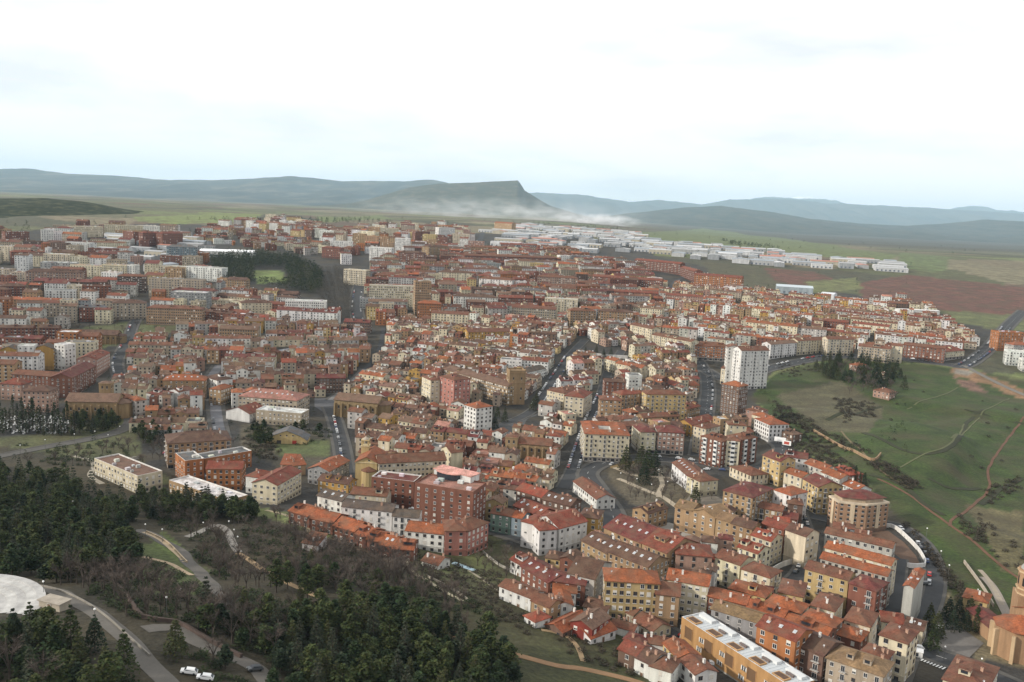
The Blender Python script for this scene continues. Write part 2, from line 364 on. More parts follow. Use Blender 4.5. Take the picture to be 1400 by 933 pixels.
# ------------------------------------------------------------------ hills and mountains
def hill_mat(name, c1, c2, sc, c3=None, snow=None):
    M = bpy.data.materials.new(name); M.use_nodes = True; t = M.node_tree; b = t.nodes['Principled BSDF']; b.inputs['Roughness'].default_value = 1; b.inputs['Specular IOR Level'].default_value = .05
    g = N(t, 'ShaderNodeNewGeometry'); mpn = N(t, 'ShaderNodeMapping'); mpn.inputs['Scale'].default_value = (1/sc, .5/sc, 3/sc); t.links.new(g.outputs['Position'], mpn.inputs['Vector'])
    x = N(t, 'ShaderNodeTexNoise', i_Scale=1.0, i_Detail=8.0, i_Roughness=.65); t.links.new(mpn.outputs['Vector'], x.inputs['Vector'])
    r = N(t, 'ShaderNodeValToRGB'); e = r.color_ramp.elements; e[0].position = .38; e[0].color = (*c1, 1); e[1].position = .62; e[1].color = (*c2, 1)
    if c3: k = e.new(.52); k.color = (*c3, 1)
    t.links.new(x.outputs['Fac'], r.inputs['Fac']); cur = r.outputs['Color']
    if snow:
        sp = N(t, 'ShaderNodeSeparateXYZ'); t.links.new(g.outputs['Position'], sp.inputs[0])
        ma = N(t, 'ShaderNodeMath', operation='MULTIPLY_ADD'); ma.inputs[1].default_value = snow[1]; t.links.new(x.outputs['Fac'], ma.inputs[0]); t.links.new(sp.outputs['Z'], ma.inputs[2])
        mr = N(t, 'ShaderNodeMapRange'); mr.inputs['From Min'].default_value = snow[0]; mr.inputs['From Max'].default_value = snow[0]+60; t.links.new(ma.outputs[0], mr.inputs['Value'])
        mm = N(t, 'ShaderNodeMixRGB'); mm.inputs['Color2'].default_value = (.8, .82, .85, 1); t.links.new(mr.outputs['Result'], mm.inputs['Fac']); t.links.new(cur, mm.inputs['Color1']); cur = mm.outputs['Color']
    bp = N(t, 'ShaderNodeBump', i_Strength=1.0, i_Distance=sc*.06); t.links.new(x.outputs['Fac'], bp.inputs['Height']); t.links.new(bp.outputs['Normal'], b.inputs['Normal'])
    t.links.new(cur, b.inputs['Base Color']); return M
def ridge(name, s, D, wf, wb, base, m, amp, pw=1.3, rows=46, cols=260, rough=1.0):
    P = pxs(s); px = np.linspace(P[0][0], P[-1][0], cols); py = np.interp(px, [p[0] for p in P], [p[1] for p in P])
    mb = MB(); V = []; amp = amp*D/16000 if D > 5000 else amp
    for i in range(cols):
        v = ray(px[i], py[i]); x = v[0]*D; zc = CAMZ+v[2]*D
        zc += amp*.12*(math.sin(x*.004+D)+.6*math.sin(x*.011)+.4*math.sin(x*.027))*rough
        for k in range(rows):
            t = k/(rows-1)*2-1
            y = D+(t*wf if t < 0 else t*wb)
            q = (1-abs(t))
            q = q**pw if t < 0 else q
            gul = amp*(math.sin(x*.0035+t*4+D)+.7*math.sin(x*.009-t*5)+.5*math.sin(x*.019+t*9))*q*(1-q)*1.6
            fr = mnoise.fractal(Vector((x/(amp*34), y/(amp*34), D)), .9, 2.1, 5)
            gul += amp*.8*fr*min(1, 4*q*(1.03-q))
            V.append((x, y, base-8+(max(zc, base)-base+8)*q+gul))
    mb.v = V
    for i in range(cols-1):
        for k in range(rows-1):
            a = i*rows+k; mb.f.append((a, a+rows, a+rows+1, a+1)); mb.c.append((1, 1, 1)); mb.m.append(0)
    tag(obj(name, mb.mesh(name, [m], smooth=True)), kind='structure')
ridge('hills', '-500 244 -150 236 0 231 40 230 100 238 150 239 215 245 290 246 345 244 400 240 430 243 470 247 560 247 590 245 612 249 640 262 700 287 720 300', 24000, 10000, 4000, 116, hill_mat('hill_scrub', (.03, .036, .03), (.11, .10, .075), 700, (.055, .056, .042)), 28, 1.5)
ridge('mesa', '430 292 500 274 560 256 600 250.5 640 249 680 247.5 708 246 712 251 717 260 735 271 752 281 790 293 830 302', 15000, 3400, 2600, 116, hill_mat('mesa_rock', (.045, .05, .03), (.10, .085, .055), 160, (.06, .06, .035)), 14, 1.1)
ridge('mountains', '640 262 760 264 800 267 860 276 900 273 960 279 1000 272 1080 271 1130 277 1200 280 1260 283 1330 287 1400 292 1800 306', 37000, 9000, 4000, 50, hill_mat('mountain_wood', (.035, .04, .03), (.075, .07, .05), 900), 70, 1.2, rough=.4)
ridge('mountains', '960 290 1000 278 1030 270 1060 267 1085 269 1110 268 1140 273 1180 284 1230 292 1290 288 1310 283 1328 280 1345 282 1365 286 1400 289 1450 290 1500 296 1700 310', 46000, 4500, 3500, 50, hill_mat('mountain_snow', (.05, .055, .045), (.08, .08, .06), 1200, snow=(1640, 300)), 90, 1.1, rough=.5)
ridge('hills', '780 302 850 293 900 287 930 284 985 281 1050 289 1100 298 1170 305 1240 309 1300 305 1350 300 1400 302 1500 306 1800 320', 19000, 7000, 3600, 46, hill_mat('hill_wood', (.03, .036, .022), (.07, .062, .04), 300), 22, 1.6)
ridge('wooded_hill', '-300 282 -80 272 0 271 60 270 110 275 150 284 190 294 240 304', 2650, 820, 700, 86, hill_mat('scrub_oak', (.022, .028, .016), (.075, .075, .042), 28, (.035, .04, .022)), 6, .9)
# ------------------------------------------------------------------ roads and open places
road('476 668 472 640 466 605 458 575 450 556', 9, 2.0)
road('-80 640 0 624 60 612 120 601 160 591 178 580 178 568 166 556 150 548', 7, 1.5, col=(.08, .075, .068))
road('302 600 297 575 293 545 288 520 300 500', 8, 3, col=(.14, .14, .15))
road('600 590 640 592 690 580 730 560 757 520 778 488 800 465', 7.5, 1.2)
road('770 668 784 640 797 600 808 570 822 540 833 505 850 480', 7.5, 1.2)
road('560 700 620 712 684 727 752 749 790 766 830 790', 9, 2.5)
road('836 726 838 704 826 684 812 664 803 648 816 637 840 630 868 626 900 628 960 634 1000 640 1040 640 1062 626 1070 612 1056 600 1036 588', 10, 2.5, marks=True)
road('880 450 940 480 962 505 968 530 966 556 960 590 955 625', 11, 2, marks=True)
road('962 505 1000 520 1056 503 1130 489 1210 489 1290 498 1318 500 1350 478 1376 448 1400 425', 13, 3, marks=True)
road('1318 500 1400 540 1500 570', 6, 0, col=(.14, .13, .11))
road('1110 706 1160 716 1205 716 1236 724 1262 745 1275 770 1278 800 1268 835 1248 868 1236 884', 7, 1.5)
road('1090 700 1100 730 1106 760 1096 785 1080 800 1050 815', 8, 1.5)
road('1228 764 1225 790 1219 825 1214 850', 7, 1.2)
plaza('1176 724 1214 726 1236 742 1252 760 1258 772 1238 770 1216 752', (.10, .062, .042), 'bare_plot')
road('1180 925 1236 884 1280 897 1330 915 1400 948', 11, 2.5, marks=True)
road('840 780 880 830 905 862 960 890 1010 908 1060 935 1100 965', 9, 2)
road('1236 884 1205 960', 9, 2)
road('500 505 480 525 452 548', 6, 2, col=(.16, .155, .15)); road('500 505 516 485 522 465 524 448', 5, 0)
road('492 445 487 420 490 395 500 372', 14, 2)
road('165 520 160 495 175 465 185 440 205 415', 9, 2)
road('955 370 925 385 912 405', 9, 0); road('660 318 655 330 640 345', 12, 0); road('370 318 440 340 455 348', 10, 0)
plaza('430 545 470 545 480 556 474 566 448 568 430 556', (.085, .085, .09))
plaza('372 480 410 474 410 484 380 490', (.24, .25, .27)); plaza('625 590 700 575 735 566 720 598 640 602', (.07, .07, .07))
plaza('1236 838 1300 850 1345 880 1320 905 1250 885', (.14, .13, .12)); plaza('225 620 262 610 300 660 258 672', (.16, .155, .15))
plaza('905 645 960 652 1000 690 975 700 935 690', (.15, .13, .105)); plaza('915 715 985 735 1005 745 990 752 920 735 890 716', (.30, .28, .25))
plaza('830 628 865 627 868 634 835 641', (.16, .11, .05)); plaza('600 735 645 742 660 750 615 752', (.22, .21, .2))
path('-20 800 20 803 60 806 100 820 140 845 170 872 205 905 230 940', 5.5, (.115, .105, .092), 'road'); path('196 862 230 858 262 872 300 890 340 910 370 935 400 960', 5.5, (.115, .105, .092), 'road')
path('186 725 215 735 245 755 275 785 300 815 315 835', 5.5, (.115, .105, .092), 'road'); path('196 728 225 742 254 770', 2, (.42, .33, .22)); path('195 762 235 772 262 787', 2.2, (.40, .30, .20))
path('255 735 285 722 300 718 315 735 325 755', 3.4, (.22, .205, .185)); path('325 757 350 772 400 800 440 820', 2.5)
path('363 698 395 706 421 722 415 738', 1.8, (.36, .30, .19)); path('552 764 565 782 590 798 610 810 632 822', 1.6, (.33, .29, .2))
path('700 895 760 910 800 915 860 930 920 950', 3.2, (.25, .15, .08)); path('740 862 770 868 790 885 798 905', 1.8, (.3, .21, .12)); path('620 870 660 882 700 895', 2.6, (.25, .15, .08))
path('640 780 668 798 690 815', 1.2, (.25, .22, .16)); path('100 624 128 632 124 650 140 662', 3, (.28, .25, .2))
path('1400 570 1378 600 1352 640 1352 668 1320 700 1300 712', 1.6, (.115, .058, .034)); path('1200 655 1240 675 1290 712 1330 740 1370 775 1400 795', 1.6, (.115, .058, .034)); path('1300 712 1298 720', 1.5, (.115, .058, .034))
path('1150 590 1200 640 1245 668', 1.3, (.13, .10, .055)); path('1345 790 1365 815 1380 850', 4, (.22, .19, .16)); path('1340 780 1356 800 1370 828', 2, (.26, .22, .17))
path('845 655 870 665 905 680 930 696', 3, (.33, .28, .21)); path('840 640 868 650 920 655 960 668', 3, (.33, .28, .21)); path('900 640 905 660 900 680', 3, (.33, .28, .21))

for q in ('1180 592 1215 606 1250 620 1285 618 1310 600 1322 578 1345 560', '1190 650 1230 662 1265 690 1290 705', '1320 560 1360 572 1400 580', '1270 655 1300 668 1340 668', '1340 690 1370 668 1400 655', '1130 575 1170 566 1205 556'): path(q, 3.2, (.028, .030, .012), 'bank')
for q in ('1230 640 1262 622 1300 606 1318 580', '1300 600 1340 570 1380 545', '1240 560 1290 540 1310 530'): path(q, 1.2, (.085, .09, .04))
# ------------------------------------------------------------------ windows (shared meshes, face -Y, origin at sill centre on the wall)
def window_mesh(w, h, kind):
    mb = MB(); fr = (.62, .60, .57) if kind != 'dark' else (.16, .12, .09); f = .09
    mb.poly([(-w/2, -.03, 0), (w/2, -.03, 0), (w/2, -.03, h), (-w/2, -.03, h)], (1, 1, 1), 0)
    for x0, x1, z0, z1 in ((-w/2-f, -w/2, -f, h+f), (w/2, w/2+f, -f, h+f), (-w/2, w/2, h, h+f), (-.03, .03, 0, h)): mb.box(x0, x1, -.10, .02, z0, z1, fr, 1)
    mb.box(-w/2-.14, w/2+.14, -.17, .02, -f-.06, 0, (.55, .53, .49), 1, True)
    if kind == 'half': mb.box(-w/2, w/2, -.06, 0, h*.45, h-.01, (.60, .58, .53), 1, True)
    if kind == 'blind': mb.box(-w/2, w/2, -.06, 0, .06, h-.01, (.55, .52, .46), 1, True)
    if kind == 'balcony':
        mb.box(-w/2-.5, w/2+.5, -.95, .02, -.18, -.03, (.5, .48, .45), 1, True)
        for i in range(7): x = -w/2-.45+i*(w+.9)/6; mb.box(x-.025, x+.025, -.93, -.88, -.03, .95, (.07, .07, .075), 1)
        mb.box(-w/2-.5, w/2+.5, -.95, -.86, .95, 1.0, (.07, .07, .075), 1, True)
    return mb.mesh('window', [M_GLASS, M_FRAME])
WIN = {k: window_mesh(1.15, 1.45, k) for k in ('plain', 'half', 'blind', 'dark')}
WIN['balcony'] = window_mesh(1.3, 2.1, 'balcony'); WIN['shop'] = window_mesh(2.3, 2.2, 'dark'); WIN['tall'] = window_mesh(1.0, 2.0, 'dark'); WIN['attic'] = window_mesh(.8, .8, 'dark'); WIN['wide'] = window_mesh(2.0, 1.4, 'plain')
_d = MB(); _d.box(-.55, .55, -.12, .05, 0, 2.2, (.14, .08, .05)); _d.box(-.72, -.55, -.16, .05, 0, 2.4, (.5, .47, .42)); _d.box(.55, .72, -.16, .05, 0, 2.4, (.5, .47, .42)); _d.box(-.55, .55, -.16, .05, 2.2, 2.4, (.5, .47, .42))
DOOR = _d.mesh('door', [M_FRAME])
_d = MB(); _d.box(-.42, .42, -.32, .32, -1.2, 1.1, (.40, .25, .18)); _d.box(-.5, .5, -.4, .4, 1.1, 1.22, (.36, .22, .16), 0, True); _d.box(-.2, .2, -.16, .16, 1.22, 1.5, (.2, .12, .09))
CHIM = _d.mesh('chimney', [M_WALL])
_d = MB(); _d.box(-.36, .36, -.36, .36, -1.4, 1.3, (.66, .64, .60)); _d.box(-.44, .44, -.44, .44, 1.3, 1.42, (.5, .47, .43), 0, True)
CHIMW = _d.mesh('chimney', [M_WALL])
_d = MB(); _d.tube((0, 0, -.6), (0, 0, .9), .03, .03, 4, (.5, .5, .5)); _d.tube((0, -.05, .95), (.05, -.25, 1.05), .1, .34, 8, (.5, .5, .5)); DISH = _d.mesh('satellite_dish', [M_METAL])
def skylight_mesh():
    mb = MB(); mb.box(-.55, .55, -.75, .75, -.1, .12, (.55, .55, .54), 0); mb.poly([(-.45, -.65, .125), (.45, -.65, .125), (.45, .65, .125), (-.45, .65, .125)], (.4, .43, .46), 1); return mb.mesh('skylight', [M_FRAME, M_SKYL])
M_SKYL = mat('skylight_glass', (.34, .37, .40), rough=.25, spec=.6)
SKYL = skylight_mesh()
# ------------------------------------------------------------------ roof + wall geometry in local coordinates (front = -Y)
def roof_polys(w, d, h, typ, pitch, ov):
    a, b = w/2+ov, d/2+ov; e = h-ov*pitch
    if typ == 'gx':
        r = h+d/2*pitch
        return [[(-a, -b, e), (a, -b, e), (a, 0, r), (-a, 0, r)], [(a, b, e), (-a, b, e), (-a, 0, r), (a, 0, r)]], r
    if typ == 'gy':
        r = h+w/2*pitch
        return [[(-a, b, e), (-a, -b, e), (0, -b, r), (0, b, r)], [(a, -b, e), (a, b, e), (0, b, r), (0, -b, r)]], r
    if typ == 'hip':
        if w >= d:
            r = h+d/2*pitch; k = a-b
            return [[(-a, -b, e), (a, -b, e), (k, 0, r), (-k, 0, r)], [(a, b, e), (-a, b, e), (-k, 0, r), (k, 0, r)], [(a, -b, e), (a, b, e), (k, 0, r)], [(-a, b, e), (-a, -b, e), (-k, 0, r)]], r
        r = h+w/2*pitch; k = b-a
        return [[(-a, b, e), (-a, -b, e), (0, -k, r), (0, k, r)], [(a, -b, e), (a, b, e), (0, k, r), (0, -k, r)], [(-a, -b, e), (a, -b, e), (0, -k, r)], [(a, b, e), (-a, b, e), (0, k, r)]], r
    if typ == 'shed':
        r = h+d*pitch*.6
        return [[(-a, -b, h-ov*.6*pitch), (a, -b, h-ov*.6*pitch), (a, b, r+ov*.6*pitch), (-a, b, r+ov*.6*pitch)]], r
    if typ == 'court':
        t = min(11.0, w*.36, d*.36); r = h+t/2*pitch; i = t/2; j = t+.0
        O = [(-a, -b), (a, -b), (a, b), (-a, b)]; M_ = [(-w/2+i, -d/2+i), (w/2-i, -d/2+i), (w/2-i, d/2-i), (-w/2+i, d/2-i)]; I = [(-w/2+j, -d/2+j), (w/2-j, -d/2+j), (w/2-j, d/2-j), (-w/2+j, d/2-j)]
        P = []
        for k in range(4):
            l = (k+1) % 4
            P.append([(*O[k], e), (*O[l], e), (*M_[l], r), (*M_[k], r)]); P.append([(*M_[k], r), (*M_[l], r), (*I[l], h), (*I[k], h)])
        return P, r
    return [[(-w/2+.3, -d/2+.3, h), (w/2-.3, -d/2+.3, h), (w/2-.3, d/2-.3, h), (-w/2+.3, d/2-.3, h)]], h
def wall_geo(mb, w, d, h, typ, pitch, col, base=None, hb=0, m=0, z0=-4.0, parapet=None):
    a, b = w/2, d/2; C4 = [(-a, -b), (a, -b), (a, b), (-a, b)]
    for k in range(4):
        p, q = C4[k], C4[(k+1) % 4]; zt = h
        if base: mb.poly([(*p, z0), (*q, z0), (*q, hb), (*p, hb)], base, m); z_ = hb
        else: z_ = z0
        top = [(*q, h), (*p, h)]
        if typ == 'gx' and k in (1, 3): top = [(*q, h), (p[0], 0, h+d/2*pitch), (*p, h)]
        if typ == 'gy' and k in (0, 2): top = [(*q, h), (0, p[1], h+w/2*pitch), (*p, h)]
        if typ == 'shed':
            zz = lambda c: h if c[1] < 0 else h+d*pitch*.6
            top = [(*q, zz(q)), (*p, zz(p))]
        if typ == 'flat':
            top = [(*q, h+.7), (*p, h+.7)]
        mb.poly([(*p, z_), (*q, z_)]+top, col, m)
    if typ == 'flat':
        pc = parapet or col
        I = [(-a+.3, -b+.3), (a-.3, -b+.3), (a-.3, b-.3), (-a+.3, b-.3)]
        for k in range(4):
            l = (k+1) % 4
            mb.poly([(*C4[k], h+.7), (*C4[l], h+.7), (*I[l], h+.7), (*I[k], h+.7)], pc, m); mb.poly([(*I[k], h+.7), (*I[l], h+.7), (*I[l], h-.05), (*I[k], h-.05)], pc, m)
    if typ == 'court':
        t = min(11.0, w*.36, d*.36); I = [(-a+t, -b+t), (a-t, -b+t), (a-t, b-t), (-a+t, b-t)]
        for k in range(4):
            l = (k+1) % 4; mb.poly([(*I[l], z0), (*I[k], z0), (*I[k], h-.25), (*I[l], h-.25)], (.6, .58, .54), m)
def roof_z(x, y, w, d, h, typ, pitch):
    if typ == 'gx': return h+(d/2-abs(y))*pitch
    if typ == 'gy': return h+(w/2-abs(x))*pitch
    if typ == 'hip': return h+min(d/2-abs(y), w/2-abs(x))*pitch
    if typ == 'shed': return h+(y+d/2)*pitch*.6
    if typ == 'court':
        t = min(11.0, w*.36, d*.36); q = min(d/2-abs(y), w/2-abs(x)); return h+max(0, min(q, t-q))*pitch
    return h
def facade_slots(L_, st, sp=3.0):
    n = max(1, int((L_-.8)/sp)); return [(-L_/2+(i+.5)*L_/n) for i in range(n)]
SIDES = (lambda w, d: (0, -d/2, 0, w), lambda w, d: (w/2, 0, math.pi/2, d), lambda w, d: (0, d/2, math.pi, w), lambda w, d: (-w/2, 0, -math.pi/2, d))
ALLB = []      # every individually built building: (object, x, y, attrs)
FOOT = []
def footprint(L_, R_, dep):
    v = R_-L_; w = float(np.linalg.norm(v)); u = v/w; n = np.array([-u[1], u[0]]); c = (L_+R_)/2+n*dep/2
    return c, w, math.atan2(u[1], u[0]), [L_, R_, R_+n*dep, L_+n*dep]
def building(c, w, d, ang, st, typ, wall, roof, flags='', label=None, cat=None, fh=3.0, pitch=None, near=True, nm=None, blank=(), top=None):
    """one house: Empty > wall, roof (> skylight), window..., door, chimney"""
    z0 = min(h1(*p) for p in (c, *[c+np.array([math.cos(ang)*sx*w/2-math.sin(ang)*sy*d/2, math.sin(ang)*sx*w/2+math.cos(ang)*sy*d/2]) for sx in (-1, 1) for sy in (-1, 1)]))
    zc = h1(*c); z0 = (z0+zc)/2; h = st*fh+.6
    if pitch is None: pitch = random.uniform(.34, .44) if st > 1 else .45
    cat = cat or ('apartment block' if st >= 4 else 'house')
    nm = nm or ('apartment_block' if st >= 4 else 'house')
    root = bpy.data.objects.new(nm, None); COL.objects.link(root); root.location = (c[0], c[1], z0); root.rotation_euler = (0, 0, ang)
    wc = jit(WC[wall], .07); rc = jit(RC[roof], .10)
    mb = MB(); hb = 3.2 if (st >= 3 and 'p' not in flags) else .8
    base = tuple(x*.72 for x in wc) if st >= 3 else tuple(x*.8 for x in wc)
    if 's' in flags: base = (.25, .23, .21)
    wall_geo(mb, w, d, h, typ, pitch, wc, base if 'p' not in flags else None, hb, parapet=(.62, .6, .57) if 'w' in flags else None)
    if near and typ != 'flat':        # cornice under the eaves, string course over the ground floor
        cc = tuple(min(.75, x*1.12) for x in wc)
        for (x0, x1, y0, y1) in ((-w/2-.14, w/2+.14, -d/2-.14, -d/2), (-w/2-.14, w/2+.14, d/2, d/2+.14)): mb.box(x0, x1, y0, y1, h-.42, h-.12, cc, 0, True)
        if st >= 3: mb.box(-w/2-.1, w/2+.1, -d/2-.1, -d/2, 3.2, 3.4, cc, 0, True)
    obj('wall', mb.mesh('wall', [M_WALL]), root)
    P, r = roof_polys(w, d, h, typ, pitch, .5 if near else .4)
    mb = MB()
    if typ == 'flat': mb.slab(P, .3, rc)
    else:
        mb.slab(P, .22, rc)
        for k, pf in enumerate(mb.f): pass
    if typ in ('gx', 'hip') and near and w > d:
        k = w/2 if typ == 'gx' else (w-d)/2; mb.box(-k, k, -.16, .16, r-.05, r+.12, tuple(x*.85 for x in rc))
    ro = obj('roof', mb.mesh('roof', [M_ROOF]), root)
    # openings
    cam_l = np.array([-c[0], -c[1]]); ca, sa = math.cos(-ang), math.sin(-ang)
    cl = np.array([cam_l[0]*ca-cam_l[1]*sa, cam_l[0]*sa+cam_l[1]*ca]); cl /= np.linalg.norm(cl)
    NORM = ((0, -1), (1, 0), (0, 1), (-1, 0)); joined = MB(); rs = random.Random(int(c[0]*13+c[1]*7))
    wsp = rs.choice((2.6, 3.0, 3.0, 3.4, 3.8)); wsx = rs.uniform(.8, 1.2); wsz = rs.uniform(.85, 1.1); wts = rs.choice(((6, 2, 1, 2), (2, 1, 1, 7), (3, 4, 3, 1), (7, 1, 1, 1)))
    for k in range(4):
        if k in blank or str(k) in flags: continue
        vis = NORM[k][0]*cl[0]+NORM[k][1]*cl[1]
        if vis < -.25: continue
        x0, y0, rz, L_ = SIDES[k](w, d)
        if near and vis < .03: continue
        xs = facade_slots(L_, st, wsp if 'd' not in flags else 2.3)
        bcol = set(i for i in range(len(xs)) if ('b' in flags and i % 3 == 1)) if L_ > 8 else set()
        for s_ in range(st):
            if typ == 'flat' and False: break
            for i, t in enumerate(xs):
                kind = rs.choices(('plain', 'half', 'blind', 'dark'), wts)[0]; zz = s_*fh+1.05
                if s_ == 0 and st >= 3 and k == 0: kind = 'shop' if i % 2 == 0 and L_ > 9 and ('s' in flags or 'b' in flags) else 'dark'; zz = .9 if kind == 'dark' else .35
                elif i in bcol and s_ > 0: kind = 'balcony'; zz = s_*fh+.45
                elif 't' in flags and s_ > 0: kind = 'tall'; zz = s_*fh+.7
                elif rs.random() < .05: continue
                if s_ == 0 and st < 3 and k == 0 and i == len(xs)//2:
                    if near: obj('door', DOOR, root, (x0+t*math.cos(rz), y0+t*math.sin(rz), .0), rz)
                    continue
                X = x0+t*math.cos(rz); Y = y0+t*math.sin(rz)
                if near: obj('window', WIN[kind], root, (X, Y, zz), rz).scale = (wsx, 1, wsz)
                else:
                    M = Matrix.Translation((X, Y, zz)) @ Matrix.Rotation(rz, 4, 'Z'); ww, wh = (1.15, 1.5) if kind != 'balcony' else (1.5, 2.1)
                    q = [M @ Vector(p) for p in ((-ww/2, -.05, 0), (ww/2, -.05, 0), (ww/2, -.05, wh), (-ww/2, -.05, wh))]
                    joined.poly(q, (.6, .58, .54) if kind == 'blind' else (1, 1, 1), 1 if kind == 'blind' else 0)
                    q = [M @ Vector(p) for p in ((-ww/2-.1, -.16, -.14), (ww/2+.1, -.16, -.14), (ww/2+.1, -.03, -.0), (-ww/2-.1, -.03, 0))]
                    joined.poly(q, (.5, .48, .44), 1)
                    if kind == 'balcony':
                        q = [M @ Vector(p) for p in ((-ww/2-.4, -.8, -.1), (ww/2+.4, -.8, -.1), (ww/2+.4, -.8, .8), (-ww/2-.4, -.8, .8))]; joined.poly(q, (.35, .33, .3), 1)
                        q = [M @ Vector(p) for p in ((-ww/2-.4, -.8, -.1), (ww/2+.4, -.8, -.1), (ww/2+.4, 0, -.1), (-ww/2-.4, 0, -.1))]; joined.poly(q, (.35, .33, .3), 1)
    if 'v' in flags:       # stacked pale glazed bays
        for k in (0, 1, 3):
            x0, y0, rz, L_ = SIDES[k](w, d)
            if NORM[k][0]*cl[0]+NORM[k][1]*cl[1] < .05: continue
            for t in facade_slots(L_, st, 7.0):
                bm_ = MB(); bm_.box(-1.3, 1.3, -.9, .05, 2.6, h-.5, (.62, .62, .60), 0, True)
                for s_ in range(1, st): bm_.box(-1.1, 1.1, -.95, -.88, s_*fh+.9, s_*fh+2.3, (.03, .035, .04), 1, True)
                obj('bay', bm_.mesh('bay', [M_WALL, M_GLASS]), root, (x0+t*math.cos(rz), y0+t*math.sin(rz), 0), rz)
    if joined.f: tag(obj('windows', joined.mesh('windows', [M_GLASS, M_FRAME]), root), kind='stuff')
    # roof furniture
    if typ not in ('flat',):
        for _ in range(rs.randint(1, 3) + (1 if w*d > 300 else 0)):
            x = rs.uniform(-.42, .42)*w; y = rs.uniform(-.3, .3)*d
            if typ == 'court': y = -d/2+rs.uniform(2, 5)
            obj('chimney', rs.choice((CHIM, CHIM, CHIM, CHIM, CHIM, CHIMW)), root, (x, y, roof_z(x, y, w, d, h, typ, pitch)+.1))
        if near and rs.random() < .5:
            x = rs.uniform(-.4, .4)*w; y = -rs.uniform(.05, .3)*d
            obj('satellite_dish', DISH, root, (x, y, roof_z(x, y, w, d, h, typ, pitch)))
        if 'k' in flags or (near and rs.random() < .10):
            n = max(2, int(w/4))
            for i in range(n):
                x = -w/2+(i+.5)*w/n+rs.uniform(-.4, .4); y = -d*.22 if typ != 'gy' else rs.uniform(-.3, .3)*d
                if typ == 'hip' and abs(x) > w/2-2.5: continue
                s_ = obj('skylight', SKYL, ro, (x, y, roof_z(x, y, w, d, h, typ, pitch)+.03)); s_.rotation_euler = (math.atan(pitch) if typ in ('gx', 'hip') else 0, 0, 0)
        if rs.random() < .35 and typ in ('gx', 'hip') and d > 8:
            for i in range(rs.randint(1, 3)):
                x = rs.uniform(-.36, .36)*w; dm = MB(); q = rs.uniform(.9, 1.8); yb = -d*.27; zb = roof_z(x, yb, w, d, h, 'gx', pitch)
                if typ == 'hip' and abs(x) > w/2-4: continue
                dm.box(-q, q, -.9, 2.0, -.6, 1.5, wc, 0); dm.slab([[(-q-.2, -1.15, 1.45), (q+.2, -1.15, 1.45), (q+.2, 2.2, 1.9), (-q-.2, 2.2, 1.9)]], .12, rc, 1); dm.box(-q*.6, q*.6, -.95, -.88, .2, 1.2, (.03, .035, .04), 2)
                obj('dormer', dm.mesh('dormer', [M_WALL, M_ROOF, M_GLASS]), root, (x, yb, zb))
    else:
        for _ in range(max(1, int(w*d/90))):
            x = rs.uniform(-.38, .38)*w; y = rs.uniform(-.35, .35)*d; mb = MB(); q = rs.uniform(.6, 1.5); mb.box(-q, q, -q*.7, q*.7, -.1, rs.uniform(.6, 1.6), jit((.5, .49, .47), .3)); obj('roof_box', mb.mesh('roof_box', [M_WALL]), root, (x, y, h))
    a = dict(st=st, wall=wall, roof=roof, typ=typ, w=w, d=d, cat=cat, label=label, flags=flags)
    ALLB.append((root, c[0], c[1], a)); tag(root, cat=cat)
    return root, z0, h, r
def hero(Lx, Ly, Rx, Ry, st, dep, typ, wall, roof, flags='', label=None, **kw):
    fh = kw.get('fh', 3.0); L_ = E(Lx, Ly, st*fh+.6); R_ = E(Rx, Ry, st*fh+.6)
    c, w, ang, P = footprint(L_, R_, dep); occ_poly(P, 1.5); FOOT.append(P)
    return building(c, w, dep, ang, st, typ, wall, roof, flags, label, **kw)
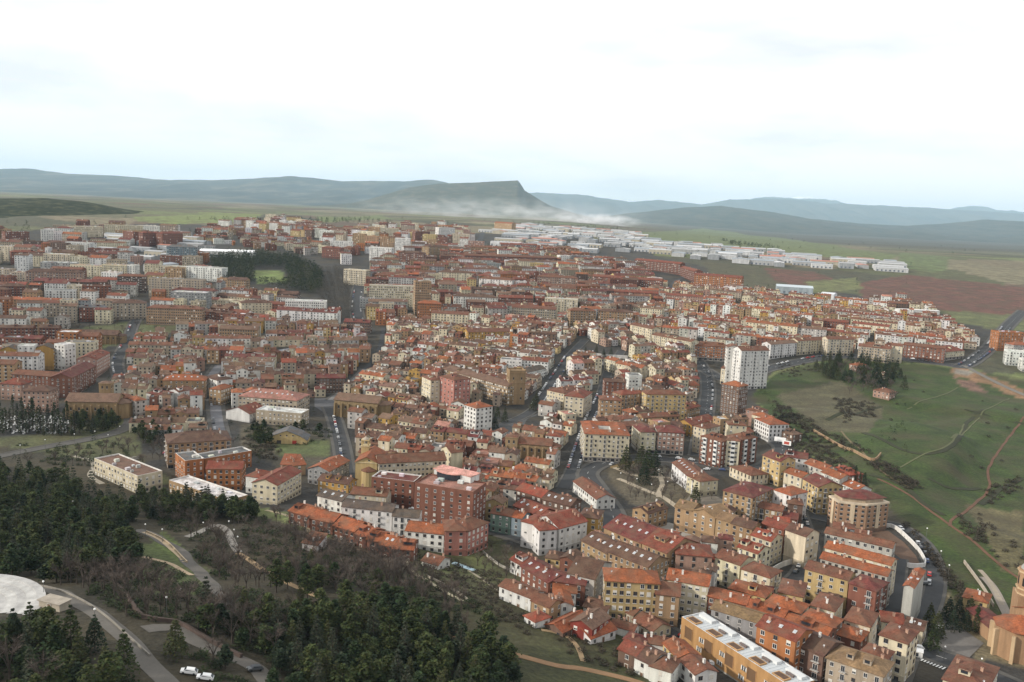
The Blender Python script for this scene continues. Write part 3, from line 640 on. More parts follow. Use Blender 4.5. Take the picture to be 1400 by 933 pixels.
# ------------------------------------------------------------------ buildings one can pick out: eave corners in the photograph -> real place and size
HT = '''
1043 622 1067 631 5 12 gx yellow maroon b
1074 624 1104 627 4 11 gx white maroon
1072 645 1096 653 3 10 gx cream orange
1098 654 1119 666 5 15 gx yellow maroon b
1100 633 1128 643 4 10 gx pale orange b
1123 645 1148 655 4 10 gx pale orange
1146 659 1172 670 3 10 gx white orange
1136 640 1162 649 3 10 hip brick bright
989 670 1029 681 5 24 hip tan maroon bs
1058 669 1081 677 5 14 hip white orange
1078 688 1098 690 4 10 hip brown russet
1030 692 1069 699 3 9 gx tan russet b
1070 707 1090 710 2 9 gx brick maroon
919 634 947 654 3 13 gx white russet
957 658 982 654 3 12 hip cream russet
998 637 1027 650 2 13 hip cream russet t
958 596 987 601 6 13 hip brick russet v
965 586 985 582 6 10 hip cream russet
994 600 1012 601 6 12 hip cream russet v
1014 599 1036 595 6 12 hip brick russet v
996 580 1021 582 6 10 hip cream russet
1032 573 1052 582 4 16 hip white orange t
900 590 936 592 5 16 hip rose maroon s
876 590 897 590 5 20 hip cream maroon s
800 593 861 594 6 34 court cream orange bs
923 692 946 698 4 12 gx tan tan
946 698 978 708 4 15 gy tan tan
979 708 1000 714 4 12 gx tan tan
1000 715 1028 723 4 11 gx tan brown
886 702 913 694 3 10 gx tan brown
1027 731 1054 739 4 11 gx cream bright k
1009 746 1036 755 4 11 gx cream bright k
1042 716 1072 724 4 10 gx brick red
1074 724 1102 733 5 11 gx cream brown 0
925 752 974 759 4 14 hip rose red t
978 758 1012 770 4 12 gx cream russet b
1014 774 1053 788 4 11 hip cream russet b
826 718 877 736 4 22 gx tan maroon k
878 738 912 750 4 22 gx tan red k
795 738 831 752 4 14 gx tan brown k
832 753 886 771 4 14 gx tan brown k
777 779 813 788 4 19 gx pale brown 
828 790 902 798 5 12 hip yellow orange d
897 810 929 815 4 12 gx tan russet
912 789 968 801 5 11 gx cream orange d
968 811 1020 826 4 9 gx brick orange
1021 828 1070 845 4 9 gx brick orange
1072 847 1130 868 4 9 gx brick orange
997 799 1046 815 4 10 hip yellow orange
1046 819 1094 836 4 10 hip cream orange
1095 840 1139 856 4 10 hip brown orange
1065 805 1098 814 4 15 hip yellow russet
1109 823 1141 833 4 14 hip cream russet
1155 843 1190 854 4 14 hip cream russet
1203 863 1241 876 5 13 hip cream russet
1174 891 1208 903 4 11 hip brown russet
1139 861 1176 874 3 10 hip brick orange
973 829 1036 850 4 9 gx grey tan
1035 853 1088 874 5 12 gx orange red k
1089 878 1126 893 4 14 gx brown brown b
1131 895 1208 921 4 12 hip beige tan b
1101 775 1160 793 5 10 gx yellow russet b
1161 796 1198 808 5 13 hip brick maroon b
1128 748 1218 772 5 9 gx cream orange
1122 762 1213 787 5 8 gx pale orange
1128 729 1220 748 4 8 gx pale russet
1236 800 1249 803.5 6 22 gy pale orange 01
1206 848 1236 853 2 10 gx cream red
1237 855 1262 862 2 10 gx cream brown
1317 815 1350 824 2 11 hip yellow orange
1290 922 1348 942 3 22 hip cream russet
671 701 698 706 3 10 gx green russet
699 706 713 709 3 10 gx bluegrey orange
713 712 738 718 4 12 hip white red
738 724 762 722 4 10 hip white red
765 721 803 712 4 18 gx white red
702 690 736 705 3 13 gx brick red k
737 707 763 718 3 12 gx cream red
706 668 740 679 4 11 gx brown bright
741 680 780 691 4 11 gx brown brown
764 692 788 684 3 10 hip yellow red k
792 704 818 708 4 13 hip ochre brown
784 658 816 681 2 11 gx white russet
698 763 713 769 2 10 gx white red
713 772 750 790 3 11 gx brick maroon k
752 789 800 798 3 10 gx brick maroon k
683 796 726 814 2 8 gx white russet
727 816 751 827 2 8 gx tan russet
762 822 783 825 2 11 gy white orange
757 805 788 809 2 9 gx white orange
770 858 806 848 1 8 gx brown orange
810 856 834 845 2 9 gx red dull
808 868 842 861 1 9 gx white orange
798 826 828 836 1 9 gx white brown
842 828 866 840 1 9 gx beige russet
866 845 892 862 1 9 gx cream russet
846 882 870 893 2 9 gx brown red
868 893 890 904 2 10 gx white brown
889 905 918 915 2 9 hip white russet
907 877 927 896 2 8 gx yellow orange
930 900 951 918 2 8 gx white russet
732 846 752 844 1 6 hip white bright
395 697 423 704 2 12 gx brick orange
424 706 455 713 2 12 gx brick orange
456 715 485 724 2 12 gx brick orange
486 726 501 731 2 12 gx brick orange
502 733 518 737 2 12 gx brick orange
519 739 536 743 2 12 gx brick orange
537 744 565 748 2 12 gx brick orange
434 675 467 683 4 10 gx white slate b
468 686 536 699 4 10 gx white slate b
537 701 572 707 4 10 gx white slate b
555 719 607 729 3 12 gx white orange
609 722 638 724 4 14 hip pink russet
639 724 668 714 4 12 hip pink russet
567 659 647 675 7 17 flat brick pinkish 
508 651 566 658 5 12 flat brick maroon w
518 633 610 627 5 14 gx cream russet pd
435 654 476 660 3 10 gx ochre brown
421 638 450 643 3 24 gy grey orange
480 671 528 677 3 10 gx cream russet
617 619 633 617 5 12 gx cream russet 0
229 606 316 599 5 22 hip tan brown b
253 632 279 628 4 18 flat orange grey w
280 629 344 617 3 12 flat orange grey w
188 652 222 646 3 46 flat cream dull w
231 659 312 679 2 12 flat tan white w
282 641 330 640 4 13 gx orange red
379 658 412 645 4 14 gx cream red
336 650 356 652 3 12 hip white red
348 667 377 671 2 11 hip white red
384 634 400 635 2 12 shed tan orange
401 636 418 635 2 12 shed tan orange
350 561 412 567 3 14 flat beige white w
326 541 406 548 4 24 hip beige pinkish k
309 561 341 566 2 20 gy white red 0
433 517 472 517 4 13 gx brown maroon d
607 502 694 529 5 14 gx sandstone dull d
635 553 651 558 6 15 hip white orange
602 514 621 520 8 16 hip pink russet
577 514 589 520 7 11 hip cream russet
684 492 713 494 4 12 flat white grey
713 492 749 495 4 11 gx white red
720 510 746 502 3 12 gx white slate
748 533 771 538 5 26 hip cream russet
772 541 798 544 5 26 hip cream red
821 546 850 548 6 14 hip tan russet
850 540 879 538 7 12 hip tan red b
884 538 938 540 8 12 hip yellow russet b
827 522 856 522 6 11 gx brick brown
860 514 878 514 6 11 flat white grey
827 489 841 494 4 10 gx cream orange
842 495 877 504 4 10 gx cream orange
892 454 945 469 6 12 gx cream russet b
862 441 891 451 6 12 gx cream russet b
950 472 996 475 5 18 hip orange russet bs
995 475 1013 476 12 14 gy white russet 
1014 480 1052 478 12 14 gx white russet b
986 503 1013 508 5 10 gx cream russet b
987 526 1011 528 10 13 hip brown orange d
1020 560 1040 563 4 12 hip rose russet
1028 567 1045 571 4 10 hip cream orange
924 576 946 580 3 32 gy ochre red
898 520 922 527 3 12 gx pale red
900 545 918 551 3 16 gx ochre russet
940 560 958 552 3 14 gx tan red
1054 472 1090 467 5 12 gx white dull b
1091 467 1131 463 5 12 gx cream russet b
1132 464 1168 464 6 12 gx cream russet b
1174 472 1218 478 5 12 gx beige russet b
1219 472 1234 474 6 12 gx cream russet
1236 470 1292 478 5 12 gx brick russet
1294 482 1319 478 3 22 hip cream red s
1366 455 1400 456 7 16 flat orange orange
1386 472 1410 472 5 14 hip pale orange
0 478 22 478 6 14 gy ochre slate 0
24 474 46 474 7 12 flat white white
46 477 73 477 6 14 gy ochre slate 0
74 471 88 473 7 12 flat white white
16 511 97 517 4 14 gx brick russet
98 517 131 498 5 16 gx brick maroon b
132 492 150 480 5 16 gx rose red
30 534 68 535 5 14 hip rose brown
0 524 29 526 4 14 hip rose red
163 545 185 542 4 12 hip brick russet
185 548 200 546 4 12 hip pale orange
200 537 222 540 4 12 hip white maroon b
223 520 281 520 5 16 hip tan orange
244 536 263 532 4 10 gx white russet
297 520 318 517 5 18 hip white brown
302 533 319 527 4 10 hip tan orange
'''
TERR = 0
for ln in HT.strip().split('\n'):
    t = ln.split(); fl = t[9] if len(t) > 9 else ''
    lab = None
    if t[4] == '2' and t[5] == '12' and t[7] == 'brick': TERR += 1; lab = 'brick terrace house with orange roof, %s of its row counted towards the pink corner block' % ('first', 'second', 'third', 'fourth', 'fifth', 'sixth', 'last')[TERR-1]
    hero(*[float(x) for x in t[:4]], int(t[4]), float(t[5]), t[6], t[7], t[8], fl, lab)
# ------------------------------------------------------------------ landmarks
def rootobj(name, loc, rz, label, cat):
    o = bpy.data.objects.new(name, None); COL.objects.link(o); o.location = loc; o.rotation_euler = (0, 0, rz); tag(o, label, cat); return o
def ring(n, r, z, cx=0, cy=0, a0=0, sy=1): return [(cx+r*math.cos(a0+2*math.pi*i/n), cy+r*sy*math.sin(a0+2*math.pi*i/n), z) for i in range(n)]
def prism(mb, pts, z0, z1, col, m=0, cap=True):
    n = len(pts)
    for i in range(n):
        p, q = pts[i], pts[(i+1) % n]; mb.poly([(p[0], p[1], z0), (q[0], q[1], z0), (q[0], q[1], z1), (p[0], p[1], z1)], col, m)
    if cap: mb.poly([(p[0], p[1], z1) for p in pts], col, m)
def wall_windows(root, pts, zs, kind, sp=3.0):
    for i in range(len(pts)-1):
        p = np.array(pts[i][:2]); q = np.array(pts[i+1][:2]); Ln = np.linalg.norm(q-p); rz = math.atan2(q[1]-p[1], q[0]-p[0])
        for t in facade_slots(Ln, 1, sp):
            c = p+(q-p)*(t/Ln+.5)
            for z in zs: obj('window', WIN[kind], root, (c[0], c[1], z), rz)
ST = WC['sandstone']
# palace tower: square stone tower with corner parapet and arched openings
def palace_tower():
    L_ = E(697, 509, 27); R_ = E(719, 509, 27); c, w, ang, P = footprint(L_, R_, 12); occ_poly(P, 2)
    r = rootobj('palace_tower', (c[0], c[1], h1(*c)), ang, 'tall square sandstone palace tower with flat parapet top above dark garden trees', 'tower')
    mb = MB(); mb.box(-w/2, w/2, -6, 6, -4, 27, ST)
    for z in (9, 18, 26): mb.box(-w/2-.3, w/2+.3, -6.3, 6.3, z, z+.5, tuple(x*1.15 for x in ST), 0, True)
    obj('wall', mb.mesh('wall', [M_WALL]), r); mb = MB()
    for sx in (-1, 1):
        mb.box(sx*(w/2-.2)-.3, sx*(w/2-.2)+.3, -6.1, 6.1, 27, 28.2, ST); mb.box(-w/2+.4, w/2-.4, sx*5.8-.3, sx*5.8+.3, 27, 28.2, ST)
    for sx in (-1, 1):
        for sy in (-1, 1): mb.tube((sx*(w/2-.3), sy*5.7, 28), (sx*(w/2-.3), sy*5.7, 30), .5, .1, 6, ST)
    obj('parapet', mb.mesh('parapet', [M_WALL]), r)
    for z in (4, 12, 20.5):
        for t in (-w/4, w/4): obj('window', WIN['tall'], r, (t, -6, z)); obj('window', WIN['tall'], r, (-w/2, t, z), -math.pi/2); obj('window', WIN['tall'], r, (w/2, t, z), math.pi/2)
palace_tower()
# curved apartment building with set-back attic
def curved_block():
    pts = [E(x, y, 16) for x, y in ((1134, 677), (1147, 685), (1186, 689), (1216, 683))]; pts = [np.array(p) for p in pts]
    n = norms(np.array(pts)); back = [p+k*15 for p, k in zip(pts, n)]; c = np.mean(pts+back, 0); z = h1(*c); occ_poly(pts+back[::-1], 2)
    r = rootobj('curved_apartment_block', (c[0], c[1], z), 0, 'brown and tan apartment block with bent front, pale parapet and set-back maroon roof', 'apartment block')
    r.scale = (1, 1, .84)
    lp = [p-c for p in pts]+[p-c for p in back[::-1]]; mb = MB(); prism(mb, lp, -4, 3.2, (.17, .11, .08)); prism(mb, lp, 3.2, 17.6, (.30, .185, .115)); obj('wall', mb.mesh('wall', [M_WALL]), r)
    cc = np.mean(lp, 0); gp = lambda k: [cc+(p-cc)*k for p in lp]
    mb = MB(); prism(mb, gp(1.03), 17.6, 18.7, (.52, .43, .32)); obj('parapet', mb.mesh('parapet', [M_WALL]), r)
    mb = MB(); prism(mb, gp(.82), 18.7, 21.2, (.40, .31, .22)); obj('attic_wall', mb.mesh('attic_wall', [M_WALL]), r)
    mb = MB(); g = gp(.92); t_ = gp(.3); mb.slab([[(*g[i], 21.2), (*g[(i+1) % 8 if len(g) == 8 else (i+1) % len(g)], 21.2), (*t_[(i+1) % len(g)], 23.6), (*t_[i], 23.6)] for i in range(len(g))]+[[(*p, 23.6) for p in t_]], .2, RC['maroon']); obj('roof', mb.mesh('roof', [M_ROOF]), r)
    zs = [4.2+3*k for k in range(5)]
    wall_windows(r, lp[:4], zs, 'dark', 2.8); wall_windows(r, [lp[3], lp[4]], zs, 'dark', 3.2); wall_windows(r, [lp[-1], lp[0]], zs, 'dark', 3.2)
    for i in range(3):
        p, q = lp[i], lp[i+1]; m_ = (p+q)/2; rz = math.atan2(q[1]-p[1], q[0]-p[0])
        mb = MB(); mb.box(-1.1, 1.1, -.5, .2, 3, 17.6, (.50, .40, .28)); obj('bay', mb.mesh('bay', [M_WALL]), r, (m_[0], m_[1], 0), rz)
    return c
LM_curved = curved_block()
# long building with white metal roof and orange panels
def long_white():
    L_ = E(932, 845, 9.5); R_ = E(1082, 938, 9.5); d = 10; c, w, ang, P = footprint(L_, R_, d); occ_poly(P, 2); z = h1(*c)
    r = rootobj('long_white_roofed_building', (c[0], c[1], z), ang, 'very long orange panelled building with white metal roof beside parked cars', 'building')
    mb = MB(); oc = (.36, .205, .085); wall_geo(mb, w, d, 9.5, 'flat', .3, oc, parapet=(.6, .6, .6)); mb.box(-w/2-.05, w/2+.05, -d/2-.05, d/2+.05, -4, .8, (.3, .28, .25)); obj('wall', mb.mesh('wall', [M_WALL]), r)
    nP = int(w/1.6)
    mb = MB(); mb.slab([[(-w/2+.3, -d/2+.3, 9.8), (w/2-.3, -d/2+.3, 9.8), (w/2-.3, d/2-.3, 9.8), (-w/2+.3, d/2-.3, 9.8)]], .4, (.42, .44, .45)); ro = obj('roof', mb.mesh('roof', [M_METAL]), r)
    sm = MB(); sm.box(-.05, .05, -d/2+.5, d/2-.5, 0, .14, (.6, .62, .63)); sm = sm.mesh('roof_seam', [M_METAL])
    for i in range(nP+1): obj('roof_seam', sm, ro, (-w/2+.8+i*(w-1.6)/nP, 0, 9.8))
    for i in range(5):
        x = -w/2+4+i*w/5
        mb = MB(); mb.box(-2.6, 2.6, -1.6, 1.6, 0, .5, (.42, .25, .12)); mb.box(-2.2, 2.2, -1.2, 1.2, .5, .52, (.10, .06, .04)); obj('roof_well', mb.mesh('roof_well', [M_WALL]), ro, (x, -d/2+2.4, 9.8))
        mb = MB(); mb.box(-3.4, 3.4, -1.1, 1.1, 0, 1.0, (.52, .53, .53)); obj('roof_plant', mb.mesh('roof_plant', [M_METAL]), ro, (x+1, 2.6, 9.8))
        mb = MB(); mb.box(-1.6, 1.6, -.35, .35, 0, .8, (.13, .10, .09)); obj('roof_vent', mb.mesh('roof_vent', [M_METAL]), ro, (x+11, .5, 9.8))
        mb = MB(); mb.box(-1.9, 1.9, -.06, .1, 0, 4.2, (.13, .075, .04)); mb.box(-2.1, -1.9, -.15, .1, -.2, 4.4, (.36, .2, .09)); mb.box(1.9, 2.1, -.15, .1, -.2, 4.4, (.36, .2, .09)); obj('loggia', mb.mesh('loggia', [M_WALL]), r, (x+.2, -d/2, 3.6))
        for k in range(4):
            for zz in (2.0, 5.6):
                obj('window', WIN['wide'], r, (x+6+k*(w/5-10)/3.2+(.9 if zz > 4 else 0), -d/2, zz))
    for k in range(3):
        for zz in (2, 5.6): obj('window', WIN['wide'], r, (-w/2, -4+k*4, zz), -math.pi/2)
    return c
LM_long = long_white()
# yellow church with gable front, round apse and bell-gable
def yellow_church():
    L_ = E(486, 629, 16); R_ = E(516, 631, 16); c, w, ang, P = footprint(L_, R_, 24); occ_poly(P, 2); z = h1(*c); yc = WC['yellow']
    r = rootobj('yellow_church', (c[0], c[1], z), ang, 'yellow church with orange gabled roof, round apse and small bell tower beside street', 'church')
    mb = MB(); wall_geo(mb, w, 24, 15.5, 'gy', .5, yc); mb.box(-w/2-.25, w/2+.25, -12.25, 12.25, 14.9, 15.3, (.66, .56, .34), 0, True); obj('wall', mb.mesh('wall', [M_WALL]), r)
    P_, rr = roof_polys(w, 24, 15.5, 'gy', .5, .6); mb = MB(); mb.slab(P_, .25, RC['orange']); obj('roof', mb.mesh('roof', [M_ROOF]), r)
    mb = MB(); prism(mb, ring(14, w*.33, 0, 1.5, -12), -4, 11, yc); obj('apse', mb.mesh('apse', [M_WALL]), r)
    mb = MB(); k = ring(14, w*.36, 11, 1.5, -12); mb.slab([[k[i], k[(i+1) % 14], (1.5, -12, 13)] for i in range(14)], .2, RC['russet']); obj('apse_roof', mb.mesh('apse_roof', [M_ROOF]), r)
    mb = MB(); bx, by = -w/2+2, 6
    mb.box(bx-2.2, bx+2.2, by-2.2, by+2.2, 10, 20, yc); mb.box(bx-2.5, bx+2.5, by-2.5, by+2.5, 20, 20.5, (.6, .5, .3), 0, True)
    for s in (-1, 1):
        for q in (-1, 1): mb.box(bx+s*1.8-.4, bx+s*1.8+.4, by+q*1.8-.4, by+q*1.8+.4, 20.5, 23.3, yc)
    mb.box(bx-2.4, bx+2.4, by-2.4, by+2.4, 23.3, 23.8, yc, 0, True); obj('bell_tower', mb.mesh('bell_tower', [M_WALL]), r)
    mb = MB(); k = ring(8, 2.3, 23.8, bx, by); mb.slab([[k[i], k[(i+1) % 8], (bx, by, 25.6)] for i in range(8)], .1, (.4, .35, .28)); obj('cupola', mb.mesh('cupola', [M_ROOF]), r)
    for y in (-8, -2, 4): obj('window', WIN['tall'], r, (-w/2, y, 9), -math.pi/2); obj('window', WIN['tall'], r, (w/2, y, 9), math.pi/2)
    obj('window', WIN['attic'], r, (1.5, -12, 16))
    return c
LM_ych = yellow_church()
# domed church tower and apse at the edge of the square
def domed_church():
    c = G(1392, 893); z = h1(*c)
    r = rootobj('domed_church', (c[0], c[1], z), math.radians(-18), 'brown sandstone church with octagonal domed belfry and orange apse roofs beside paved square', 'church')
    sc = (.30, .185, .105); lt = (.46, .33, .2)
    ap = ring(8, 8.5, 0, -1, -2, math.pi/8); mb = MB(); prism(mb, ap, -4, 12, sc); mb2 = MB()
    obj('apse_wall', mb.mesh('apse_wall', [M_WALL]), r)
    for p in ap:
        mb = MB(); a = math.atan2(p[1]+2, p[0]+1); mb.box(-.2, 1.5, -.6, .6, -4, 10.5, lt); obj('buttress', mb.mesh('buttress', [M_WALL]), r, (p[0], p[1], 0), a)
    k = ring(8, 9.4, 12, -1, -2, math.pi/8); mb = MB(); mb.slab([[k[i], k[(i+1) % 8], (-1, -2, 16)] for i in range(8)], .3, RC['orange']); obj('apse_roof', mb.mesh('apse_roof', [M_ROOF]), r)
    mb = MB(); wall_geo(mb, 26, 15, 14, 'gx', .42, sc); wl = obj('nave_wall', mb.mesh('nave_wall', [M_WALL]), r, (14, 8, 0), math.radians(20))
    P_, q = roof_polys(26, 15, 14, 'gx', .42, .6); mb = MB(); mb.slab(P_, .25, RC['orange']); obj('nave_roof', mb.mesh('nave_roof', [M_ROOF]), r, (14, 8, 0), math.radians(20))
    mb = MB(); wall_geo(mb, 9, 16, 6, 'gy', .3, sc); obj('porch_wall', mb.mesh('porch_wall', [M_WALL]), r, (-8, 15, 0), math.radians(20))
    P_, q = roof_polys(9, 16, 6, 'gy', .3, .5); mb = MB(); mb.slab(P_, .25, RC['maroon']); obj('porch_roof', mb.mesh('porch_roof', [M_ROOF]), r, (-8, 15, 0), math.radians(20))
    tx, ty = 6, 19; t8 = ring(8, 4.9, 0, tx, ty, math.pi/8); mb = MB(); mb.box(tx-5, tx+5, ty-5, ty+5, -4, 17, sc); prism(mb, t8, 17, 27, sc); obj('tower_wall', mb.mesh('tower_wall', [M_WALL]), r)
    for zz in (17, 19, 25.8): mb = MB(); prism(mb, ring(8, 5.4, 0, tx, ty, math.pi/8), zz, zz+.6, lt); obj('cornice', mb.mesh('cornice', [M_WALL]), r)
    for i in range(8):
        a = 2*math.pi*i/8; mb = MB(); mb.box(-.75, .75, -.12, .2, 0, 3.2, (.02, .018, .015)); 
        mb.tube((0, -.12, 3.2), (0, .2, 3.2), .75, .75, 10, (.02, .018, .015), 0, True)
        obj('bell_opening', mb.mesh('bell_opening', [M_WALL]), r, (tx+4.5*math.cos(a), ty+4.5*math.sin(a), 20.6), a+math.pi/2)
    mb = MB(); prev = None
    for j in range(7):
        t = j/6*math.pi/2*.97; kk = ring(16, 4.3*math.cos(t), 26.4+3.4*math.sin(t), tx, ty)
        if prev:
            for i in range(16): mb.poly([prev[i], prev[(i+1) % 16], kk[(i+1) % 16], kk[i]], (.30, .29, .27))
        prev = kk
    obj('dome', mb.mesh('dome', [M_WALL], smooth=True), r)
    mb = MB(); mb.tube((tx, ty, 29.6), (tx, ty, 31), .5, .3, 8, (.3, .28, .25)); mb.tube((tx, ty, 31), (tx, ty, 32.6), .05, .05, 5, (.1, .1, .1)); mb.box(tx-.4, tx+.4, ty-.05, ty+.05, 31.8, 31.95, (.1, .1, .1), 0, True); obj('finial', mb.mesh('finial', [M_METAL]), r)
    return c
LM_dome = domed_church(); occ_poly([LM_dome+np.array(p) for p in ((-12, -12), (30, -14), (30, 30), (-14, 28))])
# sandstone churches of the old town
def stone_church(c, ang, w, d, h, tower, label, roofc='dull', apse=True, tw=6, th=18, tpos=(-1, -1)):
    z = h1(*c); r = rootobj('stone_church', (c[0], c[1], z), ang, label, 'church'); k = jit(ST, .1); mb = MB(); wall_geo(mb, w, d, h, 'gx', .4, k); obj('wall', mb.mesh('wall', [M_WALL]), r)
    P_, q = roof_polys(w, d, h, 'gx', .4, .6); mb = MB(); mb.slab(P_, .25, RC[roofc]); obj('roof', mb.mesh('roof', [M_ROOF]), r)
    n = int(w/5)
    for i in range(n+1):
        mb = MB(); mb.box(-.6, .6, -1.6, .1, -3, h*.8, k); obj('buttress', mb.mesh('buttress', [M_WALL]), r, (-w/2+.8+i*(w-1.6)/n, -d/2, 0))
        if i < n: obj('window', WIN['tall'], r, (-w/2+.8+(i+.5)*(w-1.6)/n, -d/2, h*.5))
    if apse:
        p = ring(10, d*.4, 0, w/2, 0); mb = MB(); prism(mb, p, -3, h*.85, k); obj('apse', mb.mesh('apse', [M_WALL]), r)
        p = ring(10, d*.44, h*.85, w/2, 0); mb = MB(); mb.slab([[p[i], p[(i+1) % 10], (w/2, 0, h*.85+2.4)] for i in range(10)], .2, RC[roofc]); obj('apse_roof', mb.mesh('apse_roof', [M_ROOF]), r)
    if tower:
        tx, ty = tpos[0]*(w/2-tw/2), tpos[1]*(d/2+tw/2-1); mb = MB(); mb.box(tx-tw/2, tx+tw/2, ty-tw/2, ty+tw/2, -3, th, k); mb.box(tx-tw/2-.3, tx+tw/2+.3, ty-tw/2-.3, ty+tw/2+.3, th, th+.6, k, 0, True); obj('tower_wall', mb.mesh('tower_wall', [M_WALL]), r)
        mb = MB(); e = tw/2+.2; t4 = [(tx-e, ty-e, th+.6), (tx+e, ty-e, th+.6), (tx+e, ty+e, th+.6), (tx-e, ty+e, th+.6)]; mb.slab([[t4[i], t4[(i+1) % 4], (tx, ty, th+1.8)] for i in range(4)], .15, RC[roofc]); obj('tower_roof', mb.mesh('tower_roof', [M_ROOF]), r)
        for s in (-1, 1):
            obj('bell_opening', WIN['tall'], r, (tx+s*tw*.2, ty-tw/2, th-3.4)); obj('bell_opening', WIN['tall'], r, (tx+tw/2, ty+s*tw*.2, th-3.4), math.pi/2); obj('bell_opening', WIN['tall'], r, (tx-tw/2, ty+s*tw*.2, th-3.4), -math.pi/2)
    a = [np.array([math.cos(ang)*x-math.sin(ang)*y, math.sin(ang)*x+math.cos(ang)*y])+c for x, y in ((-w/2, -d/2-5), (w/2+d*.4, -d/2-5), (w/2+d*.4, d/2), (-w/2, d/2))]; occ_poly(a, 2); return c
LM_espino = stone_church(G(126, 572)+np.array([0, 6]), math.radians(8), 34, 20, 13, True, 'sandstone church with faded brown roof and square bell tower beside the cypress cemetery', 'dull', tpos=(.2, 1.2), th=21, tw=8)
LM_apse = stone_church(G(486, 572)+np.array([2, 8]), math.radians(-12), 34, 18, 13, False, 'sandstone church with rounded apse at the foot of the main street', 'dull')
LM_conv = stone_church(G(715, 628)+np.array([4, 8]), math.radians(-8), 30, 14, 10, True, 'old sandstone monastery church with arched front among russet roofs', 'russet', tpos=(-1.0, -.4), th=13, tw=8)
stone_church(G(134, 468), math.radians(10), 40, 18, 9, False, 'brown stone convent hall with lean buttresses beside green gardens', 'brown')
stone_church(G(365, 493), math.radians(15), 16, 14, 10, True, 'small square stone church with stout tower beside a pale paved square', 'russet', th=15, tpos=(0, -.5))
# yellow barn with grey curved roof in the walled garden
def barn():
    c = G(392, 606)+np.array([0, 5]); r = rootobj('yellow_barn', (c[0], c[1], h1(*c)), math.radians(4), 'yellow barn with grey roof and arched red doors in overgrown garden', 'barn'); occ_poly([c+np.array(p) for p in ((-14, -9), (14, -9), (14, 9), (-14, 9))])
    mb = MB(); mb.box(-8, 8, -7, 7, -2, 6, WC['yellow']); mb.box(-13, -8, -6.9, 7, -2, 3, WC['yellow']); mb.box(8, 13, -6.9, 7, -2, 3, WC['yellow'])
    for s in (-1, 1): mb.poly([(s*8, -6.95, 6), (s*8, -6.95, 3), (s*13, -6.95, 3)][::s], WC['yellow'])
    mb.poly([(-8, -7, 6), (8, -7, 6), (0, -7, 9)], WC['yellow']); mb.poly([(8, 7, 6), (-8, 7, 6), (0, 7, 9)], WC['yellow']); obj('wall', mb.mesh('wall', [M_WALL]), r)
    mb = MB(); mb.slab([[(-8.6, 7.6, 5.8), (-8.6, -7.6, 5.8), (0, -7.6, 9.1), (0, 7.6, 9.1)], [(8.6, -7.6, 5.8), (8.6, 7.6, 5.8), (0, 7.6, 9.1), (0, -7.6, 9.1)], [(-13.6, 7.6, 2.8), (-13.6, -7.5, 2.8), (-8.6, -7.6, 5.8), (-8.6, 7.6, 5.8)], [(13.6, -7.5, 2.8), (13.6, 7.6, 2.8), (8.6, 7.6, 5.8), (8.6, -7.6, 5.8)]], .2, RC['grey']); obj('roof', mb.mesh('roof', [M_ROOF]), r)
    for x, col in ((-5, (.05, .04, .035)), (5, (.30, .03, .02))):
        mb = MB(); mb.box(-1.4, 1.4, -.12, .1, 0, 2.4, col); mb.tube((0, -.12, 2.4), (0, .1, 2.4), 1.4, 1.4, 14, col, 0, True); obj('arched_door', mb.mesh('arched_door', [M_WALL]), r, (x, -7, 0))
    for x in (-4, 0, 4): obj('window', WIN['attic'], r, (x, -7, 5.2))
    return c
LM_barn = barn()
# pink penthouse roof on the brick block
def penthouse():
    L_ = E(590, 650, 21.8); R_ = E(640, 662, 21.8); c, w, ang, P = footprint(L_, R_, 10); z = h1(*c)
    r = rootobj('penthouse', (c[0], c[1], z+21.5), ang, 'white penthouse with flat pale pink roof and curved glazed front on the big brick block', 'penthouse')
    mb = MB(); mb.box(-w/2, w/2, -3, 5, 0, 3.2, WC['white']); obj('wall', mb.mesh('wall', [M_WALL]), r)
    k = [(-2+7*math.cos(t), -3+3.2*math.sin(t)) for t in np.linspace(math.pi, 2*math.pi, 13)]
    mb = MB(); prism(mb, k, 0, 3.2, (.06, .06, .07)); obj('glazed_bay', mb.mesh('glazed_bay', [M_GLASS]), r)
    mb = MB(); f = [(-w/2-.5, 5.4), (-w/2-.5, -3.4)]+[(-2+7.4*math.cos(t), -3+3.6*math.sin(t)) for t in np.linspace(math.pi, 2*math.pi, 13)]+[(w/2+.5, -3.4), (w/2+.5, 5.4)]; mb.slab([[(x, y, 3.6) for x, y in f]], .35, (.60, .30, .25)); obj('roof', mb.mesh('roof', [M_ROOF]), r)
penthouse()
